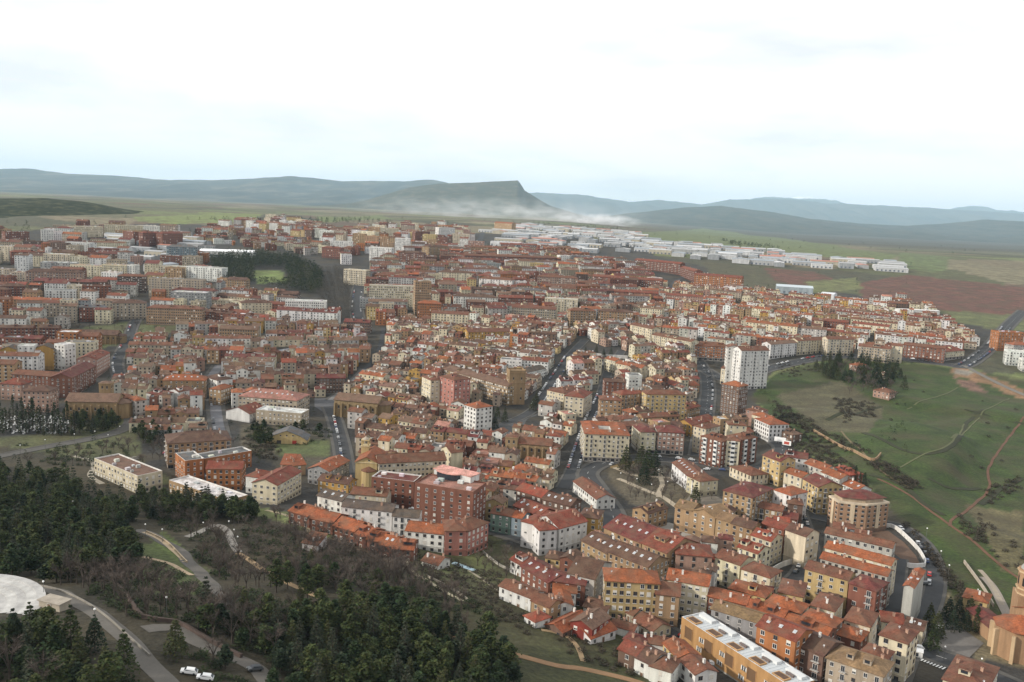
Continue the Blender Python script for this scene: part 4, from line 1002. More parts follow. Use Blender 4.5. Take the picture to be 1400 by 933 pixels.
# ------------------------------------------------------------------ farther blocks one can still pick out
FT = '''
203 381 277 384 8 14 flat beige grey b
390 412 446 413 7 16 flat white white d
505 391 566 392 8 14 flat cream white d
492 409 524 410 4 14 flat grey grey
568 386 590 386 14 16 flat tan tan d
571 415 603 416 7 16 hip orange orange
228 338 270 338 9 18 hip bluegrey grey b
98 311 141 309 7 14 flat cream white
142 308 195 309 7 14 flat cream white
168 316 182 318 7 14 flat brick russet
195 319 222 318 8 14 hip brick red
222 320 250 318 8 16 hip brick red
56 315 73 315 8 14 flat white grey
7 318 40 317 6 16 flat brick grey
35 372 112 372 6 16 hip rose brown b
160 378 200 378 7 14 hip brown russet b
233 400 282 402 7 20 flat grey white
153 415 200 414 6 16 hip beige brown b
108 421 145 420 5 14 hip brick grey
12 425 60 424 5 14 flat pale white
200 421 276 423 6 14 hip tan russet d
300 450 352 451 5 14 gx sandstone dull d
950 374 1014 381 6 14 gx orange red b
868 352 930 362 6 13 gx brick red b
930 362 950 372 6 13 gx brick red b
810 376 905 385 5 14 gx brick red b
635 350 760 352 6 14 gx brick russet b
600 312 622 312 11 14 flat white white d
568 317 588 317 9 14 flat brick russet
676 304 700 306 8 14 gx tan orange
520 312 545 313 8 14 flat cream grey
586 338 612 336 8 16 hip tan brown b
493 316 512 318 9 14 flat cream white
766 350 780 350 6 12 flat white white
782 350 814 351 5 14 flat grey grey
655 380 700 384 6 14 hip white russet b
700 396 742 398 6 13 hip cream grey b
590 428 640 431 5 14 gx cream russet b
640 455 700 452 4 14 gx ochre russet
780 425 815 425 6 14 hip tan russet b
818 425 866 428 6 14 hip tan brown b
560 400 600 402 6 14 hip cream russet b
1000 415 1052 425 4 12 gx cream orange
1058 425 1110 432 4 12 gx white orange
1110 436 1160 442 4 12 gx brick red
1165 440 1215 448 4 12 gx cream red
1020 438 1090 448 4 12 gx cream orange
1088 447 1130 452 4 12 gx pale dull
840 398 900 402 5 13 gx brick red
910 402 960 407 5 13 gx rose red
700 420 760 424 5 14 gx beige russet b
470 440 505 442 4 14 gx brown maroon d
330 415 372 413 5 14 hip cream brown
300 396 340 398 4 12 hip white russet
55 360 104 360 4 26 flat pale white
0 392 34 391 6 14 hip brick brown b
62 398 104 397 6 14 flat white grey b
112 392 152 391 7 14 flat brick brown b
255 364 303 368 6 16 flat white grey b
470 368 500 371 7 14 flat cream white b
455 330 482 331 7 14 flat white white
540 326 560 327 10 14 flat white white d
618 320 642 321 9 14 flat cream grey
545 345 580 347 8 14 hip brick brown b
640 330 662 331 8 14 flat rose grey
505 338 535 340 8 14 flat white white b
440 338 465 340 6 14 hip brick red
15 345 50 344 6 14 hip brick red b
120 340 160 341 5 14 flat brick russet
600 372 645 374 7 14 hip cream brown b
735 378 790 381 6 14 hip rose russet b
620 405 680 408 6 14 hip white brown b
860 418 905 424 5 13 gx cream dull b
745 408 790 411 6 14 flat cream white b
'''
for ln in FT.strip().split('\n'):
    t = ln.split(); fl = t[9] if len(t) > 9 else ''
    hero(*[float(x) for x in t[:4]], int(t[4]), float(t[5]), t[6], t[7], t[8], fl, near=False)
def sheds(c, w, d, ang, h, wall, roof, label, typ='gx', group=None):
    z = h1(*c); r = rootobj('warehouse', (c[0], c[1], z), ang, label, 'warehouse')
    if group: r['group'] = group
    mb = MB(); wall_geo(mb, w, d, h, typ, .12, wall); 
    for i in range(int(w/8)): x = -w/2+4+i*8; mb.box(x-1.8, x+1.8, -d/2-.08, -d/2+.02, 0, 3.4, (.14, .16, .19))
    obj('wall', mb.mesh('wall', [M_WALL]), r); P_, q = roof_polys(w, d, h, typ, .12, .3); mb = MB(); mb.slab(P_, .25, roof); obj('roof', mb.mesh('roof', [M_METAL]), r); return r
for (a, b, x, y, l) in ((272, 344, 309, 345, 'long white vaulted sports hall with glossy pale roof behind the pine park'), (310, 345, 346, 346, 'second white vaulted sports hall joined end to end behind pine park')):
    L_ = E(a, b, 9); R_ = E(x, y, 9); c, w, ang, P = footprint(L_, R_, 42); occ_poly(P, 4); sheds(c, w, 42, ang, 9, WC['white'], (.8, .8, .8), l)
for (a, b, x, y, dd, col, rc, l) in ((1062, 392, 1112, 396, 40, (.3, .34, .36), (.42, .47, .5), 'grey blue sports hall with pale metal roof beside red soil field'), (1122, 402, 1140, 404, 30, (.62, .63, .64), (.55, .57, .6), 'white hall with blue base beside the grey sports hall'), (1230, 424, 1285, 426, 14, (.6, .6, .58), (.55, .53, .5), 'long low white hall at the edge of red soil field')):
    L_ = E(a, b, 10); R_ = E(x, y, 10); c, w, ang, P = footprint(L_, R_, dd); occ_poly(P, 4); sheds(c, w, dd, ang, 10, col, rc, l)
# ------------------------------------------------------------------ keep-out areas
for s in ('285 352 340 348 400 352 440 372 472 365 486 400 476 438 440 430 425 405 380 398 300 384', '60 455 180 440 250 445 205 470 110 480', '330 572 350 568 430 588 462 585 466 632 420 632 330 622', '830 625 880 628 960 645 990 690 930 696 860 690 832 668',
          '775 480 800 468 850 480 860 500 835 498 800 492', '950 575 1000 545 1035 545 1030 520 1010 520 960 540', '640 760 700 745 720 775 680 800 620 790',
          '-60 545 100 545 150 590 -60 610', '1050 505 1120 500 1210 500 1230 540 1180 600 1060 600', '1046 760 1085 745 1100 770 1060 800', '655 552 700 560 720 575 680 582 640 575'):
    occ_poly(GP(pxs(s)))
# ------------------------------------------------------------------ the rest of the town, lot by lot
BL = []
def try_rect(c, w, d, ang, force=False):
    ca, sa = math.cos(ang), math.sin(ang)
    g = np.array([(x*w*.46, y*d*.46) for x in (-1, -.5, 0, .5, 1) for y in (-1, 0, 1)])
    X = c[0]+g[:, 0]*ca-g[:, 1]*sa; Y = c[1]+g[:, 0]*sa+g[:, 1]*ca
    return not occ_at(X, Y).any()
def rect_pts(c, w, d, ang, k=.5):
    ca, sa = math.cos(ang), math.sin(ang); return [np.array((c[0]+x*w*ca-y*d*sa, c[1]+x*w*sa+y*d*ca)) for x, y in ((-k, -k), (k, -k), (k, k), (-k, k))]
def pick(d): return random.choices(list(d), list(d.values()))[0]
PW_OLD = dict(cream=6, white=6, beige=5, tan=3, rose=3, ochre=2, yellow=1, pale=4, brown=2, brick=2, sandstone=2)
PW_NEW = dict(cream=5, white=7, beige=4, brick=5, orange=2, tan=3, pale=3, rose=2, brown=2, grey=1, yellow=1)
PR = dict(orange=2.2, red=2, russet=6, brown=5, maroon=2, dull=4, bright=.5, pinkish=.4)
PR_NEW = dict(orange=2, red=4, russet=6, brown=4, maroon=3, dull=2, white=.7, grey=1)
def fill(s, ang, lw, dep, st, street=7, court=4, blen=50, pw=PW_OLD, pr=PR, flat=.05, skip=.03, jitter=.11):
    P = np.array(GP(pxs(s))); a = math.radians(ang); ca, sa = math.cos(a), math.sin(a)
    U = P[:, 0]*ca+P[:, 1]*sa; V = -P[:, 0]*sa+P[:, 1]*ca
    v = V.min(); bi = 0
    while v < V.max():
        u = U.min()-random.uniform(0, 20)
        while u < U.max():
            L_ = blen*random.uniform(.7, 1.4); ja = random.uniform(-jitter, jitter); v0 = v+random.uniform(-2, 2)
            for row in range(2):
                uu = u; d0 = random.uniform(*dep); base_st = random.randint(*st); same = (pick(pw), pick(pr)) if random.random() < .3 else None
                while uu < u+L_-4:
                    w = min(random.uniform(*lw), u+L_-uu); d = d0*random.uniform(.88, 1.12)
                    if w < 4.5: break
                    cu = uu+w/2; cv = v0+(d/2 if row == 0 else dep[1]*2+court-d/2)
                    mu, mv = u+L_/2, v0+dep[1]; du, dv = cu-mu, cv-mv; cu = mu+du*math.cos(ja)-dv*math.sin(ja); cv = mv+du*math.sin(ja)+dv*math.cos(ja)
                    c = np.array((cu*ca-cv*sa, cu*sa+cv*ca)); uu += w+random.choice((.05, .05, .05, .3))
                    if random.random() < skip: continue
                    if not inpoly(np.array([c[0]]), np.array([c[1]]), P)[0]: continue
                    ok = try_rect(c, w, d, a+ja)
                    if not ok and w > 8: 
                        w *= .6; d *= .8; ok = try_rect(c, w, d, a+ja)
                    if not ok: continue
                    s_ = max(1, min(9, base_st+random.choice((-1, 0, 0, 0, 1)))); typ = 'flat' if random.random() < flat else random.choices(('gx', 'gy', 'hip'), (6, 2.4, 2.2))[0]
                    if typ == 'gy' and w > 13: typ = 'gx'
                    rf = pick(pr) if typ != 'flat' else random.choice(('white', 'grey', 'dull', 'pinkish'))
                    if typ != 'flat' and rf in ('white', 'grey'): rf = 'brown'
                    if same and typ != 'flat': typ = 'gx'; s_ = base_st; rf = same[1] if same[1] not in ('white', 'grey') else 'brown'
                    BL.append(dict(c=c, w=w, d=d, a=a+ja, st=s_, typ=typ, wall=same[0] if same else pick(pw), roof=rf)); occ_poly(rect_pts(c, w, d, a+ja, .47))
            u += L_+street*random.uniform(.6, 1.3)
        v += dep[1]*2+court+street*random.uniform(.7, 1.3)
def darts(s, n, lw, dep, st, ang, pw=PW_OLD):
    P = np.array(GP(pxs(s))); lo, hi = P.min(0), P.max(0)
    for _ in range(n):
        c = lo+(hi-lo)*np.array((random.random(), random.random()))
        if not inpoly(np.array([c[0]]), np.array([c[1]]), P)[0]: continue
        w = random.uniform(*lw); d = random.uniform(*dep); a = math.radians(ang)+random.choice((0, math.pi/2))+random.uniform(-.15, .15)
        if try_rect(c, w+1, d+1, a):
            BL.append(dict(c=c, w=w, d=d, a=a, st=random.randint(*st), typ=random.choice(('gx', 'gx', 'hip')), wall=pick(pw), roof=pick(PR))); occ_poly(rect_pts(c, w, d, a, .47))
# ------------------------------------------------------------------ industrial estate
def estate(s, n, seed, wr=(24, 70), dr=(18, 36)):
    P = np.array(GP(pxs(s))); lo, hi = P.min(0), P.max(0); k = 0; rs = random.Random(seed)
    for _ in range(n*14):
        if k >= n: break
        c = lo+(hi-lo)*np.array((rs.random(), rs.random()))
        if not inpoly(np.array([c[0]]), np.array([c[1]]), P)[0]: continue
        w = rs.uniform(*wr); d = rs.uniform(*dr); a = math.radians(-14)+rs.choice((0, 0, math.pi/2))
        if not try_rect(c, w+6, d+6, a): continue
        occ_poly(rect_pts(c, w, d, a, .5)); k += 1; q = rs.random()
        wl, wn = (tuple(rs.uniform(.32, .56) for _ in (0,))*3, 'white') if q < .6 else (((.3, .31, .32), 'grey') if q < .85 else ((.42, .38, .3), 'beige')); q = rs.random()
        rc, rn = (tuple(rs.uniform(.28, .52) for _ in (0,))*3, 'white') if q < .6 else (((.26, .29, .32), 'blue grey') if q < .85 else ((.36, .14, .09), 'red'))
        sheds(c, w, d, a, rs.uniform(6, 10), wl, rc, '%s %s warehouse with low %s metal roof in the industrial estate on the plain' % ('long' if w > 46 else 'small', wn, rn), group='%s %s warehouses with %s roofs' % ('long' if w > 46 else 'small', wn, rn))
estate('640 322 700 311 800 305 870 318 905 345 780 347 690 340', 130, 3); estate('860 330 960 336 1080 348 1230 362 1225 374 1100 366 960 356 880 345', 80, 5); estate('150 325 260 322 280 345 230 372 120 366', 26, 9, (18, 50), (14, 26))
estate('420 332 520 322 600 318 560 340 460 345', 14, 12, (20, 44), (14, 24))
C1 = '150 560 200 600 300 600 345 560 440 548 470 540 505 495 500 455 440 448 300 448 200 455 165 500'
C2 = '480 640 560 660 640 690 700 690 770 670 780 640 730 600 640 600 600 590 690 570 750 520 790 470 780 440 530 440 500 500 460 550'
C3 = '770 660 840 620 960 625 1035 590 960 560 960 510 900 460 860 440 790 440 780 500 740 560 800 600'
fill(C1, 14, (6, 12), (10, 14), (2, 4), street=3.5, court=2, blen=40)
fill(C2, -18, (6, 11), (9, 13), (2, 3), street=3, court=2, blen=34)
fill(C3, 24, (7, 13), (10, 13), (2, 4), street=5, court=3, blen=44)
fill('-80 540 100 520 165 505 200 450 260 445 300 400 0 400 -120 430', 8, (14, 30), (12, 15), (4, 6), street=14, court=14, blen=80, pw=PW_NEW, pr=PR_NEW, flat=.15)
fill('265 450 500 445 495 420 470 440 430 432 380 405 300 392 270 410', -6, (12, 26), (12, 16), (3, 5), street=10, court=10, blen=60, pw=PW_NEW, pr=PR_NEW, flat=.12)
fill('500 445 900 445 905 400 880 372 760 345 560 345 500 372 495 400', 10, (11, 26), (12, 16), (3, 5), street=8, court=8, blen=62, pw=PW_NEW, pr=PR_NEW, flat=.08)
fill('860 445 960 470 1060 498 1130 484 1240 484 1310 490 1345 470 1290 440 1180 420 1050 405 960 396 905 390', -20, (7, 11), (9, 11), (2, 4), street=9, court=9, blen=80, pr=dict(orange=6, red=5, russet=6, dull=3), flat=.02)
fill('-100 400 300 400 280 372 285 345 240 316 120 316 0 322 -120 335', 5, (18, 46), (14, 20), (3, 6), street=24, court=24, blen=110, pw=PW_NEW, pr=PR_NEW, flat=.5, skip=.25)
fill('440 350 560 347 650 347 645 325 600 314 480 320 420 335', -8, (14, 30), (12, 16), (4, 8), street=22, court=22, blen=80, pw=PW_NEW, pr=PR_NEW, flat=.4, skip=.15)
fill('345 340 440 352 475 362 470 345 420 330 360 318 270 312 270 330', 20, (10, 22), (9, 13), (2, 4), street=14, court=12, blen=60, pw=PW_NEW, pr=PR_NEW, flat=.2, skip=.25)
fill('400 306 480 322 440 340 360 318 300 308', -10, (16, 30), (12, 16), (4, 7), street=26, court=26, blen=80, pw=PW_NEW, pr=PR_NEW, flat=.4, skip=.4)
fill('1130 418 1230 412 1290 425 1285 432 1160 432', -14, (9, 16), (9, 12), (2, 3), street=10, court=10, blen=60, skip=.2)
fill('1385 470 1440 470 1440 520 1385 510', -10, (16, 24), (12, 14), (3, 4), street=14, court=14, pw=dict(white=1), pr=dict(orange=1, white=1), flat=.6)
fill('690 590 745 565 800 556 806 590 790 640 740 615', -24, (7, 12), (9, 11), (2, 4), street=4, court=2, blen=36)
fill('868 470 940 482 958 505 962 530 955 560 900 556 880 520', 35, (8, 16), (10, 14), (2, 3), street=7, court=8, blen=40, pw=dict(ochre=3, tan=3, brown=2, orange=1), pr=dict(orange=3, russet=3))
darts(C1, 900, (7, 12), (7, 10), (2, 4), 14); darts(C2, 1200, (6, 11), (6, 10), (2, 3), -18); darts(C3, 900, (7, 12), (7, 11), (2, 4), 24)
darts('640 700 700 690 790 700 830 740 800 800 700 760', 160, (6, 10), (6, 9), (2, 3), -20); darts('880 720 1000 700 1100 700 1250 800 1240 900 1100 900 960 840', 260, (6, 10), (6, 8), (2, 3), -20)
darts('780 840 860 840 900 890 860 905 800 880', 120, (6, 9), (5, 7), (1, 1), -25)
BL.sort(key=lambda b: (b['w']*(b['st']+2))**.5/np.hypot(*b['c']), reverse=True)
NIND = 260
for b in BL[:NIND]:
    building(b['c'], b['w'], b['d'], b['a'], b['st'], b['typ'], b['wall'], b['roof'], 'b' if b['w'] > 11 and b['st'] > 3 else '', near=False)
def stuff_town():
    mb = MB()
    for b in BL[NIND:]:
        w, d, st, typ = b['w'], b['d'], b['st'], b['typ']; h = st*3+.6; p_ = random.uniform(.34, .44); m = MB(); wc = jit(WC[b['wall']], .1); rc = jit(RC[b['roof']], .26)
        wall_geo(m, w, d, h, typ, p_, wc); P_, r = roof_polys(w, d, h, typ, p_, .4)
        for q in P_: m.poly(q, rc, 1)
        if typ != 'flat':
            for _ in range(2):
                x, y = random.uniform(-.4, .4)*w, random.uniform(-.3, .3)*d; z = roof_z(x, y, w, d, h, typ, p_); m.box(x-.5, x+.5, y-.4, y+.4, z-1, z+1.2, random.choice(((.4, .26, .18), (.62, .6, .57))))
            if random.random() < .35:
                x, y = random.uniform(-.3, .3)*w, random.uniform(-.25, .25)*d; z = roof_z(x, y, w, d, h, typ, p_); q = random.uniform(1.2, 2.6); m.box(x-q, x+q, y-1.5, y+1.5, z-1.2, z+1.3, random.choice((wc, (.6, .59, .56), (.4, .36, .3)))); m.box(x-q-.2, x+q+.2, y-1.7, y+1.7, z+1.3, z+1.45, rc, 1)
        else:
            for _ in range(int(w*d/120)+1): x, y = random.uniform(-.35, .35)*w, random.uniform(-.35, .35)*d; m.box(x-1.4, x+1.4, y-1.2, y+1.2, h, h+random.uniform(1, 2.4), wc)
        ca, sa = math.cos(b['a']), math.sin(b['a']); cx, cy = -b['c']/np.linalg.norm(b['c']); lx, ly = cx*ca+cy*sa, -cx*sa+cy*ca
        for k, nn in enumerate(((0, -1), (1, 0), (0, 1), (-1, 0))):
            if nn[0]*lx+nn[1]*ly < .1: continue
            x0, y0, rz, L_ = SIDES[k](w, d); cr, sr = math.cos(rz), math.sin(rz)
            for t in facade_slots(L_, st, 3.2):
                for s_ in range(st):
                    zz = s_*3+1.0; ww = .62; tp = lambda u, o: (x0+u*cr+o*sr, y0+u*sr-o*cr)
                    q = random.random()
                    m.poly([(*tp(t-ww, .05), zz), (*tp(t+ww, .05), zz), (*tp(t+ww, .05), zz+1.5), (*tp(t-ww, .05), zz+1.5)], (.6, .58, .54), 3 if q < .15 else 2)
        M = Matrix.Translation((b['c'][0], b['c'][1], h1(*b['c']))) @ Matrix.Rotation(b['a'], 4, 'Z'); mb.add(m, M)
    o = obj('distant_houses', mb.mesh('distant_houses', [M_WALL, M_ROOF, M_GLASS, M_FRAME])); tag(o, 'crowded red tiled roofs and pale walls of the farther town', 'houses', kind='stuff')
stuff_town()
# ------------------------------------------------------------------ trees
def leaf(mb, p, s, col, rs, flat=.0):
    a = rs.uniform(0, 6.283); t = rs.uniform(-.6, .6); u = Vector((math.cos(a), math.sin(a), t)).normalized(); v = Vector((-math.sin(a), math.cos(a), rs.uniform(-.8, .8))).normalized()
    p = Vector(p); mb.poly([p-u*s, p+v*s*.7, p+u*s, p-v*s*.7], col)
def pine_mesh(seed, h=9.0, r=3.2, n=240, shape='pine'):
    rs = random.Random(seed); tr = MB(); tr.tube((0, 0, -1), (0, 0, h*.92), .26, .06, 6); cr = MB(); base = ((.020, .034, .014), (.030, .042, .014), (.017, .028, .015), (.036, .044, .017), (.024, .036, .012), (.028, .036, .022))[seed % 6]
    for i in range(n):
        if shape == 'cedar':        # tiers
            t = rs.random()**.8; tier = round(t*9)/9+rs.uniform(-.02, .02); tier = min(1, max(0, tier)); z = h*(.1+.9*tier); rad = r*(1-tier)**.8*math.sqrt(rs.uniform(.08, 1))+.15; a = rs.uniform(0, 6.283); z -= rad*.22; s = rs.uniform(.28, .6)*(1.1-.5*tier)
        elif shape == 'cypress':
            t = rs.random(); z = h*(.04+.96*t); rad = r*(math.sin(min(1, t*1.6+.25)*1.57)*(1-t)**.5)*math.sqrt(rs.random())+.05; a = rs.uniform(0, 6.283); s = rs.uniform(.25, .5)
        elif shape == 'round':
            t = rs.random(); z = h*(.25+.75*t); rad = r*1.12*math.sqrt(max(0, 1-(1.7*t-.7)**2))*math.sqrt(rs.random())*(.8+.2*math.sin(3*t*6.28+seed)); a = rs.uniform(0, 6.283); s = rs.uniform(.28, .6); rad *= .85+.15*math.sin(3*a+seed)
        else:                        # clumps on limbs
            t = rs.random(); z = h*(.28+.72*t); rad = r*(1-t*t*.85)*math.sqrt(rs.random())*(.75+.25*math.sin(5*t*6.28+seed)); a = rs.uniform(0, 6.283); s = rs.uniform(.28, .62)
        k = rs.uniform(.6, 1.6); c = (base[0]*k*rs.uniform(.9, 1.3), base[1]*k, base[2]*k)
        p = (rad*math.cos(a), rad*math.sin(a), z); leaf(cr, p, s, c, rs); leaf(cr, (p[0]+rs.uniform(-.3, .3), p[1]+rs.uniform(-.3, .3), p[2]+rs.uniform(-.2, .3)), s*.8, c, rs)
    for i in range(7): a = i*2.4; z = h*(.3+.08*i); tr.tube((0, 0, z), (r*.6*math.cos(a), r*.6*math.sin(a), z+.4), .08, .02, 4)
    return tr, cr
def bare_mesh(seed, h=8.0, r=2.8, nt=230):
    rs = random.Random(seed); tr = MB(); cr = MB(); th = h*.32; tr.tube((0, 0, -1), (0, 0, th), .22, .15, 6); ends = []
    for i in range(7):
        a = i*2.4+rs.uniform(-.3, .3); q = rs.uniform(.45, .85); p = Vector((r*q*math.cos(a), r*q*math.sin(a), th+(h-th)*rs.uniform(.45, .85))); z0 = th*rs.uniform(.75, 1)
        m = Vector((p.x*.4, p.y*.4, z0+(p.z-z0)*.55)); tr.tube((0, 0, z0), m, .11, .07, 4); tr.tube(m, p, .07, .03, 4); ends += [(m, p)]*2
    for i in range(nt):
        m, p = rs.choice(ends); t = rs.uniform(.1, 1.05); o = m+(p-m)*t; d = Vector((o.x*.25+rs.gauss(0, .55), o.y*.25+rs.gauss(0, .55), rs.uniform(.1, 1.0))).normalized(); L_ = rs.uniform(.7, 1.9); s = d.orthogonal().normalized()*rs.uniform(.02, .05)
        k = rs.uniform(.7, 1.4); c = (.085*k, .068*k, .058*k); e = o+d*L_
        cr.poly([o-s, o+s, e], c)
        for _ in range(2): b = o+d*L_*rs.uniform(.3, .8); d2 = (d+Vector((rs.gauss(0, .7), rs.gauss(0, .7), rs.gauss(.1, .4)))).normalized(); cr.poly([b-s*.7, b+s*.7, b+d2*L_*.6], c)
    return tr, cr
def tree_kind(meshes, nm):
    R = []
    for tr, cr in meshes: R.append((tr.mesh('trunk', [M_BARK]), cr.mesh('crown', [M_TWIG if nm == 'bare_tree' else M_NEEDLE]), tr, cr))
    return R
PINES = tree_kind([pine_mesh(i, (9, 11, 7, 10, 8, 12, 6.5, 9)[i], (3.0, 3.3, 2.9, 2.4, 3.5, 2.8, 2.7, 3.8)[i], 480, 'cedar' if i in (3, 5) else 'round' if i in (1, 4, 6, 7) else 'pine') for i in range(8)], 'pine_tree')
CEDARS = tree_kind([pine_mesh(20+i, 13+i, 4.6, 950, 'cedar') for i in range(3)], 'cedar_tree')
CYPR = tree_kind([pine_mesh(40+i, 12+i, 1.5, 230, 'cypress') for i in range(3)], 'cypress_tree')
BARES = tree_kind([bare_mesh(60+i, 7.5+i % 3, 2.7+.4*(i % 2), 210) for i in range(5)], 'bare_tree')
TREES = []
def tree(kind, nm, x, y, sc, label, group):
    tm, cm, _, _ = random.choice(kind); r = bpy.data.objects.new(nm, None); COL.objects.link(r); r.location = (x, y, h1(x, y)); r.rotation_euler = (0, 0, random.uniform(0, 6.28)); s = sc*random.uniform(.85, 1.15); r.scale = (s*random.uniform(.9, 1.1), s*random.uniform(.9, 1.1), s)
    obj('trunk', tm, r); obj('crown', cm, r); tag(r, label, 'tree', group); return r
SPOT = []
def scatter(s, n, mind, occ=False):
    P = np.array(GP(pxs(s))); lo, hi = P.min(0), P.max(0); R = []
    for _ in range(n*6):
        if len(R) >= n: break
        c = lo+(hi-lo)*np.array((random.random(), random.random()))
        if not inpoly(np.array([c[0]]), np.array([c[1]]), P)[0]: continue
        if any((c[0]-q[0])**2+(c[1]-q[1])**2 < mind*mind for q in R): continue
        if occ and occ_at(c[0:1], c[1:2])[0]: continue
        if near_path(c): continue
        R.append(c)
    return R
_pp = [(G(*a), G(*b), w) for s, w in (('186 725 215 735 245 755 275 785 300 815', 5), ('-20 800 60 806 100 820 140 845 170 872 205 905 230 940', 6), ('196 862 230 858 262 872 300 890 340 910 370 935', 6), ('700 895 760 910 800 915 860 930', 4), ('620 870 660 882 700 895', 3), ('363 698 395 706 421 722', 2), ('552 764 590 798 632 822', 2), ('-80 640 0 624 60 612 120 601 160 591 178 580 178 568', 6), ('255 735 285 722 300 718 325 755', 3)) for a, b in zip(pxs(s)[:-1], pxs(s)[1:])]
def near_path(c):
    for a, b, w in _pp:
        ab = b-a; t = max(0, min(1, np.dot(c-a, ab)/(ab@ab+1e-9)))
        if np.linalg.norm(c-a-ab*t) < w: return True
    return False
def grove(kind, nm, spots, sc, label, group, limit=None):
    """the nearest ones are individuals; what is left goes into one mass"""
    spots = sorted(spots, key=lambda c: c[0]**2+c[1]**2)
    for c in spots[:limit]: tree(kind, nm, c[0], c[1], sc, label, group)
    return spots[limit:] if limit else []
def mass(nm, kind, spots, sc, label):
    V = []; F = []; Cc = []; k = 0
    for c in spots:
        _, _, tr, cr = random.choice(kind); z = h1(*c); a = random.uniform(0, 6.28); s = sc*random.uniform(.8, 1.2); ca, sa = math.cos(a)*s, math.sin(a)*s
        v = np.array(cr.v); n = len(cr.f); sel = range(0, n, 2) if n > 300 else range(n)
        W_ = np.stack([v[:, 0]*ca-v[:, 1]*sa+c[0], v[:, 0]*sa+v[:, 1]*ca+c[1], v[:, 2]*s+z], 1)
        for i in sel:
            f = cr.f[i]; V.extend(map(tuple, W_[list(f)])); F.append(tuple(range(k, k+len(f)))); k += len(f); Cc.append(cr.c[i])
    mb = MB(); mb.v, mb.f, mb.c, mb.m = V, F, Cc, [0]*len(F)
    if F: tag(obj(nm, mb.mesh(nm, [M_TWIG if kind is BARES else M_NEEDLE])), label, 'trees', kind='stuff')
rest = []; rest_b = []
rest += grove(PINES, 'pine_tree', scatter('-60 640 60 655 130 680 190 700 175 735 190 760 195 790 120 800 60 798 -80 795', 270, 3.3), 1.12, 'dark green pine in the dense wood below the curving road', 'pines below the curving road', 150)
grove(PINES, 'pine_tree', scatter('190 686 280 690 345 700 350 716 310 720 250 712 200 712', 60, 3.4), 1.0, 'dark green pine in the belt under the flat roofed terraces', 'pines under the flat roofed terraces')
rest += grove(PINES, 'pine_tree', scatter('345 885 420 850 520 832 600 855 690 905 705 940 640 990 380 990', 150, 3.9), 1.1, 'dark green pine in the lower wood above the dirt track', 'pines above the dirt track', 120)
grove(PINES, 'pine_tree', scatter('350 785 420 780 520 810 520 850 400 840', 16, 4.5)+scatter('250 850 330 842 400 850 345 890 310 930', 14, 5), 1.0, 'dark green pine standing among leafless hillside trees', 'pines among leafless hillside trees')
rest += scatter('-80 865 40 875 120 910 180 950 100 1000 -80 1000', 34, 4.6)
rest_b += grove(BARES, 'bare_tree', scatter('280 740 360 725 420 750 560 780 640 830 640 870 520 840 400 800 330 810 290 790', 150, 3.8)+scatter('250 850 330 835 440 840 380 900 300 930', 34, 4.2), 1.1, 'leafless grey brown tree on the open hillside slope', 'leafless trees on the open hillside', 120)
rest_b += grove(BARES, 'bare_tree', scatter('195 705 280 716 335 760 305 800 255 745', 26, 4.2)+scatter('60 800 190 790 260 830 330 850 250 870 190 860 120 830', 62, 4.0), 1.15, 'leafless grey brown tree between the two hill roads', 'leafless trees between the hill roads', 55)
grove(BARES, 'bare_tree', scatter('370 705 420 715 560 765 550 785 470 770 390 745', 50, 3.6), .9, 'leafless grey brown tree below the orange terrace row', 'leafless trees below the orange terrace')
grove(BARES, 'bare_tree', scatter('640 740 720 770 720 800 660 790', 14, 5), .9, 'leafless tree in the gardens beside the lower road', 'leafless trees beside the lower road')
grove(BARES, 'bare_tree', scatter('-80 820 -20 900 60 940 110 960 -60 1000', 22, 5), 1.2, 'leafless tree beside the white stepped terrace', 'leafless trees beside the white terrace')
grove(BARES, 'bare_tree', scatter('190 600 320 610 200 640 120 640 20 640', 34, 5, True), .9, 'leafless tree on the grass below the stone church', 'leafless trees below the stone church')
grove(PINES, 'evergreen_tree', scatter('100 570 160 575 165 590 110 598', 26, 3.5), .95, 'dark rounded evergreen under the sandstone church walls', 'evergreens under the sandstone church')
sq = scatter('840 640 880 640 960 660 975 685 920 690 860 685', 44, 4.6)
grove(BARES, 'bare_tree', sq, .85, 'leafless pollarded tree in the garden square by the curved road', 'leafless trees in the garden square', 60)
grove(PINES, 'evergreen_tree', scatter('330 600 350 582 440 590 440 600 350 612', 16, 4.5)+scatter('180 590 235 580 235 600 200 612', 34, 3.6), .9, 'rounded evergreen tree in the gardens below the old town', 'evergreens in gardens below the old town')
grove(CEDARS, 'cedar_tree', [G(*p) for p in ((855, 645), (876, 640), (885, 652), (895, 648), (880, 662))], 1.1, 'tall dark cedar in the garden square', 'cedars of the garden square')
tree(CEDARS, 'cedar_tree', *G(950, 690), .95, 'spreading cedar standing beside the white school', None)
grove(CEDARS, 'cedar_tree', [G(*p) for p in ((42, 880), (20, 900), (98, 905), (130, 890), (240, 900), (170, 925))], .9, 'broad cedar beside the white stepped terrace', 'cedars around the white terrace')
grove(CYPR, 'cypress_tree', [G(x, y) for x, y in ((8, 590), (14, 592), (24, 588), (32, 590), (40, 592), (45, 588), (60, 596), (66, 592), (80, 594), (84, 596), (92, 592), (98, 596), (0, 592), (18, 575), (30, 575), (45, 573), (52, 594), (56, 590), (72, 595), (75, 590), (88, 594), (102, 594), (4, 594), (36, 594), (28, 594))], 1.35, 'slim black green cypress between the white graves', 'cypresses of the cemetery')
